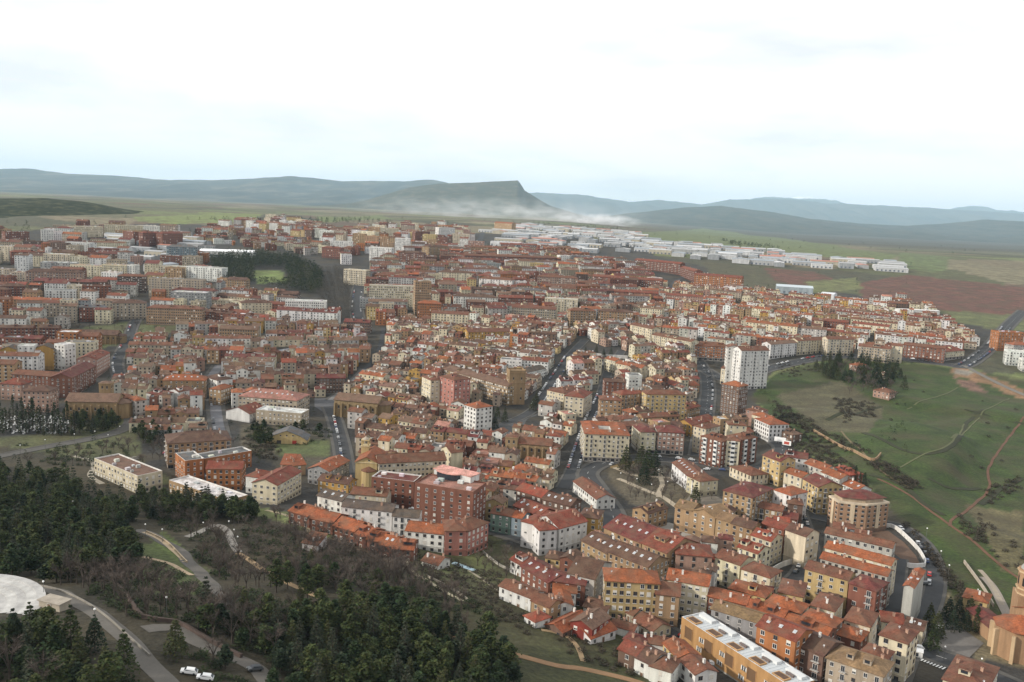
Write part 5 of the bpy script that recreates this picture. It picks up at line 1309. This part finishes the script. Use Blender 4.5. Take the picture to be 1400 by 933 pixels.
grove(CYPR, 'cypress_tree', [G(1151, 660), G(1160, 664), G(1168, 668), G(1174, 674), G(1180, 678)], 1.0, 'tall cypress behind the row of orange roofed houses', 'cypresses behind the orange roofed houses')
grove(CEDARS, 'conifer_tree', [G(*p) for p in ((672, 566), (680, 572), (690, 578), (664, 578), (676, 586), (733, 555), (729, 562), (800, 488), (815, 486), (825, 490), (835, 488), (808, 494), (905, 525), (912, 522), (918, 520), (925, 524), (898, 530))], .75, 'dark conifer in a walled garden of the old town', 'conifers in old town gardens')
grove(CEDARS, 'conifer_tree', [G(*p) for p in ((1270, 860), (1280, 872), (1296, 850), (1310, 846), (1325, 848), (1335, 856), (1275, 890), (1302, 862), (1320, 862))], .72, 'dark conifer crowding beside the paved church square', 'conifers of the church square')
grove(CYPR, 'cypress_tree', [G(1334, 866)], .9, 'single small cypress on the paved church square', None)
grove(CEDARS, 'conifer_tree', scatter('1108 492 1160 492 1225 505 1240 535 1215 550 1185 528 1120 520', 56, 5), .95, 'dark conifer round the villas beside the upper road', 'conifers round the hillside villas')
grove(BARES, 'bare_tree', scatter('1140 500 1215 515 1225 550 1160 540', 40, 5), 1.15, 'large leafless tree round the villas beside the upper road', 'leafless trees round the hillside villas')
cy = scatter('60 455 180 440 250 445 205 470 110 480', 30, 10, False)
grove(BARES, 'bare_tree', cy, .9, 'leafless tree in the convent gardens', 'leafless trees in the convent gardens')
# far park and woods: one mass each
def bush_mesh(seed, r=1.6, h=1.8, n=70, base=(.042, .034, .024)):
    rs = random.Random(seed); cr = MB()
    for i in range(n):
        a = rs.uniform(0, 6.28); q = math.sqrt(rs.random())*r; z = h*rs.random()*(1-.5*(q/r)); k = rs.uniform(.6, 1.5); leaf(cr, (q*math.cos(a), q*math.sin(a), z), rs.uniform(.2, .45), tuple(b*k for b in base), rs)
    return (None, None, None, cr)
BUSH = [bush_mesh(i) for i in range(3)]; BUSHT = [bush_mesh(30+i, 3.2, 8, 90, (.06, .052, .042)) for i in range(3)]; BUSHG = [bush_mesh(9+i, base=(.022, .030, .012)) for i in range(3)]; LOWP = [(None, None, None, pine_mesh(80+i, 9, 4.2, 60)[1]) for i in range(3)]
park = scatter('285 355 345 350 400 354 440 374 440 400 425 405 395 392 390 368 345 368 350 390 300 386', 900, 4.6)+scatter('300 384 380 396 425 405 395 392 350 389', 160, 5)
mass('park_trees', LOWP, park, 1.4, 'dense dark green park trees round a bright lawn in the far town')
av = []
for a_, b_ in (((428, 372), (446, 432)), ((438, 370), (456, 434)), ((448, 370), (466, 436)), ((458, 368), (476, 436)), ((466, 368), (482, 430))):
    A_, B_ = G(*a_), G(*b_); n_ = int(np.linalg.norm(B_-A_)/7)
    av += [A_+(B_-A_)*i/n_+np.array((random.uniform(-1, 1), random.uniform(-1, 1))) for i in range(n_)]
mass('avenue_trees', BUSHT, av, 1.35, 'rows of brown leafless trees along the far park avenue')
mass('tree_belt', LOWP, scatter('985 330 1060 340 1075 344 1000 338', 90, 9)+scatter('700 310 790 302 860 314 850 320 780 312', 120, 10)+scatter('800 300 860 304 880 312 820 308', 100, 10)+scatter('250 302 360 302 500 300 540 306 420 308', 160, 12)+[G(random.uniform(0, 1400), random.uniform(300, 350)) for _ in range(260)], 1.3, 'dark belts of trees across the far plain')
sc_ = scatter('1060 560 1100 580 1190 660 1180 665 1080 605 1040 585', 110, 2.4)+scatter('1060 548 1090 565 1130 590 1180 610 1170 616 1120 598 1070 575', 70, 2.6)+scatter('1230 650 1250 655 1250 670 1235 668', 14, 2)+scatter('1190 625 1230 640 1225 648 1195 636', 18, 2)+scatter('1310 705 1345 725 1350 745 1315 730', 22, 2.2)+scatter('1225 720 1300 780 1330 820 1310 820 1270 765', 70, 2.6)+scatter('1150 545 1190 550 1195 570 1150 575', 46, 2.2)+scatter('1060 495 1120 498 1130 505 1070 520', 40, 3)
sc_ += scatter('1230 500 1400 560 1400 700 1300 690 1200 600', 16, 12)+scatter('330 600 380 590 385 630 340 625', 60, 2.4)+scatter('1340 700 1400 760 1400 790 1330 745', 24, 4)
sc_ += scatter('560 750 700 790 690 830 740 850 720 870 640 830 580 800', 120, 3)+scatter('380 700 560 765 640 830 560 820 400 740', 120, 3)+scatter('760 870 850 890 900 925 840 920 780 900', 40, 4)
sc2 = scatter('1062 590 1090 590 1140 620 1190 660 1180 666 1120 640 1070 610', 90, 2.6)+scatter('1058 548 1090 565 1130 590 1190 612 1200 622 1160 620 1110 598 1064 574', 80, 2.6)+scatter('1140 545 1195 552 1200 572 1150 580', 50, 2.6)+scatter('1225 705 1262 735 1290 770 1310 800 1330 830 1318 830 1280 775', 34, 3.4)+scatter('1180 628 1215 638 1245 655 1262 668 1240 668 1200 645', 40, 2.8)+scatter('1345 672 1400 650 1400 665 1352 690', 30, 2.6)
mass('thicket', BUSH, sc2, 1.25, 'dark brown thickets on the banks of the green hillside')
mass('scrub', BUSH, sc_, 1.0, 'brown leafless scrub and brambles on the slopes')
mass('leafless_wood', BARES, rest_b, 1.1, 'grey brown leafless wood on the far side of the hillside')
mass('pine_wood', PINES, rest, 1.1, 'close dark green pine wood in the foreground')
gs = scatter('190 760 300 800 420 830 700 920 500 990 250 930 100 830', 420, 2.4)+scatter('-60 640 190 700 190 760 -60 800', 260, 2.8)+scatter('-60 860 60 860 210 950 0 990', 120, 3)+scatter('330 572 350 568 430 588 462 585 450 600 345 625', 90, 2.6)+scatter('330 700 700 850 640 850 340 780', 260, 2.8)+scatter('195 705 280 716 335 760 305 800 255 745', 90, 2.4)+scatter('20 610 170 600 180 640 60 640', 60, 3)
mass('undergrowth', BUSHG, gs, 1.1, 'dark green undergrowth between the hillside trees')
tg = []
for _ in range(1500):
    c = G(random.uniform(0, 1250), random.uniform(330, 640)**1.0)
    if -1400 < c[0] < 1400 and c[1] < 2600 and not occ_at(c[0:1], c[1:2])[0]: tg.append(c)
mass('town_trees', LOWP, tg[:420], .62, 'small dark trees dotted along streets and yards of the farther town')
# ------------------------------------------------------------------ cars
def car_meshes(col, van=False):
    b = MB(); L2, W2 = 2.15, .86; hh = 1.95 if van else 1.45
    prof = [(-L2, .35), (-L2, .82), (-1.3, .95), (-.75, hh), (1.35 if not van else 2.0, hh), (2.0 if not van else 2.12, .98), (L2, .8), (L2, .35)]
    n = len(prof); wid = [W2, W2, W2, W2*.8, W2*.8, W2, W2, W2]
    for i in range(n-1):
        (x0, z0), (x1, z1) = prof[i], prof[i+1]; glass = i in ((2, 4) if not van else (2,))
        b.poly([(x0, -wid[i], z0), (x0, wid[i], z0), (x1, wid[i+1], z1), (x1, -wid[i+1], z1)], (.03, .035, .04) if glass else col, 1 if glass else 0)
    for s in (-1, 1):
        q = [(prof[i][0], s*wid[i], prof[i][1]) for i in (0, 1, 2, 5, 6, 7)]; b.poly(q if s > 0 else q[::-1], col)
        q = [(prof[i][0], s*wid[i], prof[i][1]) for i in (2, 3, 4, 5)]; b.poly(q if s > 0 else q[::-1], col)
    g = MB()
    for s in (-1, 1):
        e = s*.006; q = [(-1.05, s*W2*.965+e, 1.05), (-.72, s*W2*.83+e, hh-.1), (1.2, s*W2*.83+e, hh-.1), (1.6, s*W2*.965+e, 1.05)]; g.poly(q if s > 0 else q[::-1], (1, 1, 1))
    lt = MB()
    for s in (-1, 1): lt.box(-L2-.03, -L2+.02, s*.6-.2, s*.6+.2, .6, .78, (.7, .7, .66), 0, True)
    return b.mesh('body', [M_PAINT, M_GLASS]), g.mesh('side_windows', [M_GLASS]), lt.mesh('headlights', [M_METAL])
CARC = [('white', (.75, .75, .74)), ('silver', (.45, .46, .47)), ('dark grey', (.08, .085, .09)), ('dark blue', (.03, .05, .13)), ('red', (.38, .025, .02)), ('black', (.02, .02, .022))]
CARM = {n: car_meshes(c) for n, c in CARC}; VAN = car_meshes((.76, .76, .75), True)
_w = MB(); _w.tube((0, -.1, 0), (0, .1, 0), .32, .32, 10, (.02, .02, .02), 0, True); _w.tube((0, .1, 0), (0, -.1, 0), .32, .32, 10, (.02, .02, .02), 0, True); WHEEL = _w.mesh('wheel', [M_RUBBER])
CARS = []
def car(x, y, rz, name=None, label=None, zoff=0, near=True):
    q = 'van' if name == 'van' else (name or random.choices([n for n, _ in CARC], (5, 4, 3, 2, 2, 2))[0]); m = VAN if q == 'van' else CARM[q]
    r = bpy.data.objects.new('parked_van' if q == 'van' else 'parked_car', None); COL.objects.link(r); e = .8
    zf = h1(x+math.cos(rz)*e, y+math.sin(rz)*e); zb = h1(x-math.cos(rz)*e, y-math.sin(rz)*e); r.location = (x, y, (zf+zb)/2+.27+zoff); r.rotation_euler = (0, -math.atan2(zf-zb, 2*e), rz)
    obj('body', m[0], r); obj('side_windows', m[1], r)
    if near:
        obj('headlights', m[2], r)
        for sx in (-1.35, 1.35):
            for sy in (-.8, .8): obj('wheel', WHEEL, r, (sx, sy, .32))
    CARS.append((r, x, y, q, label)); tag(r, cat='van' if q == 'van' else 'car'); return r
def park(s, off, step, prob, near=True, rng=None):
    Q = resample(GP(pxs(s)), step); n = norms(Q)
    for i in range(len(Q)-1):
        if random.random() > prob: continue
        d = Q[i+1]-Q[i]; p = Q[i]+n[i]*off; car(p[0], p[1], math.atan2(d[1], d[0])+random.choice((0, math.pi)), near=near)
for (x, y, c) in ((935, 873, 'red'), (942, 880, 'dark blue'), (951, 886, 'dark grey'), (962, 893, 'white'), (978, 902, 'dark blue'), (994, 909, 'silver'), (1015, 919, 'white'), (972, 910, 'white')):
    p = G(x, y); car(p[0], p[1], math.radians(-38 if x != 972 else 2), c)
park('462 640 456 600 450 570', -3.2, 5.6, .75); park('476 645 470 605', 3.0, 7, .3)
park('784 640 797 600 808 570 822 540', 3.2, 5.8, .8); park('784 640 797 600 808 570 822 540', -3.2, 5.8, .7)
park('730 560 757 520 778 488', 4, 6, .7, False); park('730 560 757 520 778 488', -4, 6, .6, False)
park('1228 764 1225 790 1219 825', -2.6, 6, .7); park('1090 700 1100 730 1106 760', 2.8, 6, .55); park('1106 760 1096 785 1080 800', -2.6, 6, .5)
park('1236 724 1262 745 1275 770', -1.8, 9, .5); park('1262 800 1270 800', 0, 3, 1)
park('1318 500 1350 478 1376 448', 5, 6, .7, False); park('1318 500 1350 478 1376 448', -5, 6, .7, False); park('1056 503 1130 489 1210 489 1290 498', 5.2, 8, .6, False)
park('225 622 262 668', 0, 3.4, .85); park('252 618 285 662', 1, 3.4, .85); park('560 720 600 734', 0, 6, .5); park('930 640 1000 648', 3, 7, .5); park('880 452 940 482 962 508', 3.4, 8, .5, False)
for (x, y, c, a) in ((773, 743, 'van', 20), (763, 749, 'red', 20), (836, 636, 'silver', 60), (602, 746, 'silver', 10), (1330, 910, 'dark blue', -20), (1255, 888, 'white', -10), (1228, 905, 'dark grey', -60), (612, 744, 'van', 10), (1283, 860, 'white', 30), (280, 930, 'white', 10), (258, 922, 'white', 10), (348, 918, 'dark grey', 40), (960, 730, 'white', -15), (968, 734, 'dark grey', -15), (1085, 706, 'dark grey', 40), (1083, 699, 'silver', 50)):
    p = G(x, y); car(p[0], p[1], math.radians(a), c)
park('560 700 620 712 684 727 752 749', 3, 7, .45); park('900 628 960 634 1000 640 1040 640', 4, 7, .4); park('1262 745 1275 770 1278 800 1268 835', -2.4, 7, .5); park('962 505 968 530 966 556 960 590', 4, 8, .5, False); park('302 600 297 575 293 545', 2.8, 7, .4, False); park('165 520 160 495 175 465 185 440', 3.4, 7, .6, False); park('492 445 487 420 490 395', 5, 8, .6, False); park('492 445 487 420 490 395', -5, 8, .6, False)
pl = [G(*p) for p in ((5, 425), (60, 420), (40, 395), (10, 400))]
# ------------------------------------------------------------------ street lamps
_m = MB(); _m.tube((0, 0, -.3), (0, 0, 5.6), .09, .06, 6, (.10, .10, .10)); POLE = _m.mesh('pole', [M_METAL])
_m = MB(); 
for j in range(4):
    t0, t1 = -1.57+j*.785, -1.57+(j+1)*.785
    _m.tube((0, 0, 5.9+.34*math.sin(t0)), (0, 0, 5.9+.34*math.sin(t1)), max(.02, .34*math.cos(t0)), max(.02, .34*math.cos(t1)), 8, (.82, .82, .80))
GLOBE = _m.mesh('globe', [M_METAL], smooth=True)
def lamp(x, y, label, group):
    p = G(x, y); r = bpy.data.objects.new('street_lamp', None); COL.objects.link(r); r.location = (p[0], p[1], h1(*p)); obj('pole', POLE, r); obj('globe', GLOBE, r); tag(r, label, 'street lamp', group)
for (x, y) in ((28, 622), (62, 614), (102, 606), (130, 602), (164, 595), (186, 583), (148, 607)): lamp(x, y, 'globe lamp beside the curving road under the church', 'lamps along the curving road')
for (x, y) in ((199, 735), (222, 742), (278, 732), (313, 730), (320, 742), (325, 752), (247, 830), (228, 842), (130, 860), (60, 820), (100, 702)): lamp(x, y, 'white globe lamp on the wooded hillside park', 'globe lamps of the hillside park')
for (x, y) in ((848, 660), (870, 668), (890, 676), (912, 672), (935, 680), (900, 655)): lamp(x, y, 'globe lamp in the garden square', 'globe lamps of the garden square')
for (x, y) in ((1266, 738), (1285, 770), (1296, 790), (1210, 722), (1290, 905), (1340, 922)): lamp(x, y, 'street lamp beside the grey hairpin road', 'lamps by the hairpin road')
# ------------------------------------------------------------------ white stepped terrace on the hill
def terrace():
    c = G(-72, 838); z = h1(*c); r = rootobj('stepped_terrace', (c[0], c[1], z), 0, 'round white paved terrace of curved steps among dark trees', 'terrace')
    n = 9
    for k in range(n):
        r0, r1 = 26-k*2.6, 26-(k+1)*2.6; mb = MB(); zz = 1.6-k*.16
        for i in range(48):
            a, b = 2*math.pi*i/48, 2*math.pi*(i+1)/48
            P = lambda q, t, h: (q*math.cos(t), q*math.sin(t)*.95, h)
            mb.poly([P(r1, a, zz), P(r0, a, zz), P(r0, b, zz), P(r1, b, zz)], (.45, .44, .42) if k % 2 else (.41, .40, .385)); mb.poly([P(r0, a, zz-3), P(r0, b, zz-3), P(r0, b, zz), P(r0, a, zz)], (.5, .49, .47)); mb.poly([P(r1, b, zz-3), P(r1, a, zz-3), P(r1, a, zz), P(r1, b, zz)], (.5, .49, .47))
        obj('step', mb.mesh('step', [M_WALL]), r)
    mb = MB(); prism(mb, ring(32, 26-n*2.6, 0), -2, .1, (.45, .44, .42)); obj('stage', mb.mesh('stage', [M_WALL]), r)
    c2 = G(75, 832); s = rootobj('pavilion', (c2[0], c2[1], h1(*c2)), math.radians(-20), 'small beige pavilion with flat roof at the edge of white terrace', 'pavilion')
    mb = MB(); mb.box(-4, 4, -2, 2, -1, 2.6, (.40, .35, .28)); obj('wall', mb.mesh('wall', [M_WALL]), s); mb = MB(); mb.box(-4.4, 4.4, -2.4, 2.4, 2.6, 2.9, (.33, .29, .24), 0, True); obj('roof', mb.mesh('roof', [M_WALL]), s); obj('door', DOOR, s, (0, -2, 0))
terrace()
wall_line('-20 797 20 800 60 803 100 816 140 840 172 868 205 898', .7, .4, (.24, .22, .19), 'low curved stone parapet along the terrace road')
wall_line('200 728 228 742 256 770', .8, .5, (.45, .36, .25), 'low tan kerb wall beside the hill road'); wall_line('150 795 170 812 195 845 240 852 290 880 330 900', 1.2, 1.0, (.085, .06, .05), 'long clipped brown hedge above the lower hill road', 'hedge', 'hedge')
wall_line('1178 720 1218 722 1240 738 1258 758 1264 776 1240 776', 2.2, .5, (.62, .60, .57), 'white retaining wall round the bare plot inside the hairpin road'); wall_line('1318 770 1340 800 1358 830', 1.6, .5, (.36, .31, .25), 'pale stone wall climbing the grassy slope'); wall_line('1112 590 1150 612 1190 630 1204 622', 1.8, .6, (.30, .20, .12), 'ruined brown stone wall across the green slope')
wall_line('1045 790 1070 775 1098 768', 2.5, .4, (.60, .58, .54), 'white wall round the empty dark plot'); wall_line('660 756 684 775 700 782', 1.2, .3, (.32, .30, .26), 'grey garden wall between lawns below the houses'); wall_line('803 486 826 489 858 491', 3.5, .5, (.5, .48, .45), 'tall pale garden wall beneath dark conifers')
wall_line('585 790 620 808 640 822', 1.0, .3, (.30, .27, .22), 'low stone wall down the grassy slope'); wall_line('140 636 190 628', 2.0, .4, (.4, .38, .34), 'pale wall above allotment steps')
# small houses on the slope
for (x0, y0, x1, y1, st, d, ty, wl, rf, l) in ((413, 741, 434, 744, 1, 8, 'shed', 'white', 'russet', 'small white hut with russet roof alone on wooded slope'), (577, 762, 599, 768, 1, 9, 'gx', 'white', 'russet', 'whitewashed cottage with russet roof below the orange terrace'), (1194, 533, 1216, 538, 2, 12, 'hip', 'rose', 'russet', 'villa with russet hipped roof among trees on green hillside'), (1172, 500, 1184, 498, 2, 9, 'hip', 'rose', 'orange', 'small villa with orange roof hidden by conifers beside upper road'), (1196, 511, 1212, 514, 1, 9, 'hip', 'cream', 'russet', 'low cream villa with russet roof between hillside conifers'), (1066, 590, 1084, 594, 2, 10, 'hip', 'brown', 'dull', 'ruined brown house with faded roof beside scrub')):
    hero(x0, y0, x1, y1, st, d, ty, wl, rf, '', l)
# ------------------------------------------------------------------ cemetery graves
_m = MB(); _m.box(-.5, .5, -1.0, 1.0, -.3, .35, (.66, .66, .65)); _m.box(-.45, .45, .85, 1.05, .35, 1.3, (.70, .70, .69)); GRAVE = _m.mesh('gravestone', [M_WALL])
gp = GP(pxs('-30 588 -30 572 60 568 95 576 100 590 60 597')); ga = np.array(gp); k = 0
for gy in np.arange(ga[:, 1].min(), ga[:, 1].max(), 4.2):
    for gx in np.arange(ga[:, 0].min(), ga[:, 0].max(), 2.3):
        if k < 150 and random.random() < .40 and inpoly(np.array([gx]), np.array([gy]), gp)[0]:
            o = obj('gravestone', GRAVE, None, (gx+random.uniform(-.2, .2), gy, h1(gx, gy)), random.uniform(-.1, .1)); o.scale = (1, 1, random.uniform(.8, 1.5)); tag(o, 'white gravestone in the cypress cemetery', 'gravestone', 'gravestones in the cypress cemetery'); k += 1
# ------------------------------------------------------------------ construction cranes, billboards, pool, shelter
def crane(px, py, h, label):
    p = G(px, py); r = rootobj('tower_crane', (p[0], p[1], h1(*p)), math.radians(30), label, 'crane'); oc = (.52, .20, .04)
    mb = MB()
    for sx in (-.8, .8):
        for sy in (-.8, .8): mb.tube((sx, sy, -1), (sx, sy, h), .16, .16, 4, oc)
    for i in range(int(h/1.8)):
        z = i*1.8
        for a, b in (((-.8, -.8), (.8, -.8)), ((.8, -.8), (.8, .8)), ((.8, .8), (-.8, .8)), ((-.8, .8), (-.8, -.8))): mb.tube((*a, z), (*b, z+1.8), .09, .09, 4, oc)
    obj('mast', mb.mesh('mast', [M_METAL]), r)
    mb = MB(); mb.tube((0, 0, h), (0, 0, h+4), .5, .1, 4, oc); obj('tower_head', mb.mesh('tower_head', [M_METAL]), r)
    mb = MB(); mb.box(-1, 1, -1, 1, h-2, h, (.6, .58, .5), 0, True); obj('cab', mb.mesh('cab', [M_METAL]), r)
crane(698, 482, 24, 'orange tower crane mast rising beside the palace roofs'); crane(462, 478, 18, 'thin orange crane mast among old town roofs near the main street')
def billboard(px, py, w, rz, col, label):
    p = G(px, py); r = rootobj('billboard', (p[0], p[1], h1(*p)), math.radians(rz), label, 'billboard'); mb = MB(); mb.box(-w/2, w/2, -.12, .12, 1.6, 4.8, (.74, .74, .73), 0, True); obj('panel', mb.mesh('panel', [M_METAL]), r)
    for x in (-w/3, w/3): mb = MB(); mb.tube((x, .1, -.5), (x, .1, 4.2), .1, .1, 5, (.2, .2, .2)); obj('post', mb.mesh('post', [M_METAL]), r)
    mb = MB(); mb.box(-w*.3, w*.3, -.16, -.121, 2.2, 4.2, col, 0, True); obj('poster', mb.mesh('poster', [M_METAL]), r)
billboard(1066, 607, 8, -30, (.7, .7, .7), 'plain white billboard beside the descending road'); billboard(1075, 612, 6, -30, (.4, .08, .06), 'billboard with red poster beside the descending road')
p = G(634, 776); r = rootobj('polytunnel', (p[0], p[1], h1(*p)), math.radians(-38), 'pale blue plastic sheet frame lying on garden lawn', 'cold frame'); mb = MB(); mb.box(-6, 6, -1.1, 1.1, -.2, .5, (.45, .6, .66)); obj('cover', mb.mesh('cover', [M_METAL]), r); mb = MB(); mb.box(-6.2, 6.2, -1.25, -1.1, -.2, .3, (.5, .5, .5)); obj('edge', mb.mesh('edge', [M_METAL]), r)
p = G(1256, 888)+np.array([0, 0]); r = rootobj('kiosk', (p[0]-4, p[1]-6, h1(*p)), math.radians(-25), 'white box kiosk on asphalt beside the zebra crossing', 'kiosk'); mb = MB(); mb.box(-2.4, 2.4, -1.5, 1.5, -.2, 2.7, (.68, .68, .67)); obj('wall', mb.mesh('wall', [M_WALL]), r); mb = MB(); mb.box(-2.6, 2.6, -1.7, 1.7, 2.7, 2.9, (.74, .74, .74), 0, True); obj('roof', mb.mesh('roof', [M_WALL]), r); obj('window', WIN['wide'], r, (0, -1.5, 1))
# zebra crossing
a = G(1253, 899); b = G(1292, 915); d = (b-a)/np.linalg.norm(b-a); n_ = np.array((-d[1], d[0])); mb = MB(); L_ = np.linalg.norm(b-a); k = 0.0
while k < L_:
    q = [a+d*k-n_*1.8, a+d*(k+.55)-n_*1.8, a+d*(k+.55)+n_*1.8, a+d*k+n_*1.8]; mb.poly([(x[0], x[1], h1(*x)+.32) for x in q], (.66, .66, .64)); k += 1.1
tag(obj('zebra_crossing', mb.mesh('zebra_crossing', [M_ROAD])), kind='structure')
# parasol-like white dish in the cottage yards, allotment steps
for i in range(5):
    p = G(140+i*4, 650-i*4); mb = MB(); mb.box(-8, 8, -.9, .9, -1, .5, (.17, .17, .165)); o = obj('allotment_step', mb.mesh('allotment_step', [M_WALL]), None, (p[0]+8, p[1], h1(*p)), math.radians(6)); tag(o, 'long grey concrete step beside the flat roofed terrace', 'step', 'grey concrete steps')
# ------------------------------------------------------------------ labels
LMK = [('palace tower', G(708, 556)), ('yellow church', LM_ych), ('garden square', G(900, 660)), ('white tower block', G(1030, 528)), ('domed church', LM_dome), ('long white roof', LM_long), ('cypress cemetery', G(50, 585)), ('stone bell tower', LM_espino),
       ('apse church', LM_apse), ('monastery church', LM_conv), ('bent apartment block', LM_curved), ('yellow barn', LM_barn), ('orange terrace row', G(480, 730)), ('hairpin road', G(1262, 760)), ('white school', G(930, 660)), ('arcaded square', G(452, 555)),
       ('empty dark plot', G(1065, 775)), ('pink corner block', G(640, 740)), ('brick tower', G(1000, 560)), ('convent gardens', G(130, 465)), ('pine park', G(360, 385)), ('upper road', G(1200, 492)), ('roundabout', G(815, 640)), ('flat roofed terrace', G(240, 650)),
       ('grassy slope', G(800, 880)), ('lower road', G(730, 745)), ('far lawn', G(370, 378)), ('sports halls', G(310, 352)), ('cream office slab', G(535, 412)), ('tan tower', G(580, 440)), ('orange crane', G(698, 482)), ('conifer garden', G(820, 490)), ('soil field', G(1100, 395)), ('industrial estate', G(900, 345)), ('main street', G(520, 480)), ('school yard', G(990, 650)), ('green hillside', G(1150, 560))]
LMX = np.array([p for _, p in LMK])
TYPN = dict(gx='gabled', gy='gable fronted', hip='hipped', flat='flat', shed='single pitch', court='courtyard')
used = {}
for lev in range(3):
    todo = [t for t in ALLB if lev == 0 or used.get(t[0]['label'], 0) > 1] if True else []
    if lev:
        todo = [t for t in ALLB if t[0]['label'] in dup]
    for (o, x, y, a) in todo:
        dd = np.hypot(LMX[:, 0]-x, LMX[:, 1]-y); od = np.argsort(dd); n1, n2 = LMK[od[0]][0], LMK[od[1]][0]
        noun = 'block' if a['st'] >= 4 else 'house'; size = '' if not lev else ('narrow ' if a['w'] < 9 else 'long ' if a['w'] > 22 else 'wide ' if a['w'] > 14 else 'small ' if a['w']*a['d'] < 90 else '')
        pl = 'near the %s' % n1 if lev == 0 else 'between %s and %s' % (n1, n2)
        l = a['label'] or '%s-storey %s%s %s with %s %s roof %s' % (NUM[a['st']], size, WN[a['wall']], noun, RN[a['roof']], TYPN[a['typ']], pl)
        if lev == 2 and not a['label'] and 'b' in a['flags'] and len(l.split()) < 16: l = l.replace(' roof', ' roof, balconies,')
        if len(l.split()) > 16: l = l.replace('gable fronted', 'gabled').replace('the ', '').replace(', balconies,', '')
        if len(l.split()) > 16: l = l.replace(size, '') if size else l
        o['label'] = l
    used = {}
    for t in ALLB: used[t[0]['label']] = used.get(t[0]['label'], 0)+1
    dup = {k for k, v in used.items() if v > 1}
for t in ALLB:
    if t[0]['label'] in dup: t[0]['group'] = t[0]['label'].split('-storey ')[-1]
cnt = {}
for (r, x, y, q, l) in CARS:
    dd = np.hypot(LMX[:, 0]-x, LMX[:, 1]-y); n1 = LMK[int(np.argmin(dd))][0]; l = l or ('white delivery van parked near the %s' % n1 if q == 'van' else '%s car on the street near the %s' % (q, n1)); r['label'] = l; cnt.setdefault(l, []).append(r)
for l, rs_ in cnt.items():
    if len(rs_) > 1:
        for r in rs_: r['group'] = l.replace(' car ', ' cars ').replace(' van ', ' vans ')
# ------------------------------------------------------------------ smoke over the plain, then the air
def vol_mat(name, dens, col, aniso=.2, noise=None):
    M = bpy.data.materials.new(name); M.use_nodes = True; t = M.node_tree; t.nodes.clear(); o = N(t, 'ShaderNodeOutputMaterial'); v = N(t, 'ShaderNodeVolumePrincipled'); v.inputs['Color'].default_value = (*col, 1); v.inputs['Density'].default_value = dens; v.inputs['Anisotropy'].default_value = aniso
    t.links.new(v.outputs['Volume'], o.inputs['Volume'])
    if noise:
        tcn = N(t, 'ShaderNodeTexCoord'); mpn = N(t, 'ShaderNodeMapping'); mpn.inputs['Scale'].default_value = noise; t.links.new(tcn.outputs['Object'], mpn.inputs['Vector']); x = N(t, 'ShaderNodeTexNoise', i_Scale=1.0, i_Detail=5.0, i_Roughness=.6); t.links.new(mpn.outputs['Vector'], x.inputs['Vector'])
        r = N(t, 'ShaderNodeMapRange'); r.inputs['From Min'].default_value = .42; r.inputs['From Max'].default_value = .72; r.inputs['To Min'].default_value = 0; r.inputs['To Max'].default_value = dens; t.links.new(x.outputs['Fac'], r.inputs['Value'])
        g = N(t, 'ShaderNodeTexGradient', gradient_type='SPHERICAL'); m2 = N(t, 'ShaderNodeMapping'); m2.inputs['Scale'].default_value = (1, 1, 1); t.links.new(tcn.outputs['Object'], m2.inputs['Vector']); t.links.new(m2.outputs['Vector'], g.inputs['Vector'])
        mu = N(t, 'ShaderNodeMath', operation='MULTIPLY'); t.links.new(r.outputs['Result'], mu.inputs[0]); t.links.new(g.outputs['Fac'], mu.inputs[1]); t.links.new(mu.outputs[0], v.inputs['Density'])
    return M
def smoke():
    v = ray(690, 283); D = 6200.0; mb = MB(); mb.box(-1, 1, -1, 1, -1, 1, (1, 1, 1), 0, True); o = obj('smoke', mb.mesh('smoke', [vol_mat('smoke', .0040, (.97, .98, 1), .0, (9, 4, 2.6))]), None, (v[0]*D, D, 150)); o.scale = (1200, 420, 120); tag(o, 'thin white smoke drifting low across the plain under the flat hill', 'smoke', kind='stuff')
smoke()
def puff():
    v = ray(838, 296); D = 6000.0; mb = MB(); mb.box(-1, 1, -1, 1, -1, 1, (1, 1, 1), 0, True); o = obj('smoke', mb.mesh('smoke', [vol_mat('smoke_source', .03, (.97, .98, 1), .0, (3.5, 2, 1.5))]), None, (v[0]*D-120, D, 128)); o.scale = (330, 160, 62); tag(o, 'dense white smoke rising from a fire right of the flat hill', 'smoke', kind='stuff')
puff()
def haze():
    mb = MB(); mb.box(-42000, 42000, -400, 50500, -14, 1700, (1, 1, 1), 0, True); o = obj('haze', mb.mesh('haze', [vol_mat('haze', HAZE, (.60, .83, 1.0), .0)])); tag(o, 'pale blue air over the distant plain', 'haze', kind='stuff')
HAZE = 2.4e-5
haze()
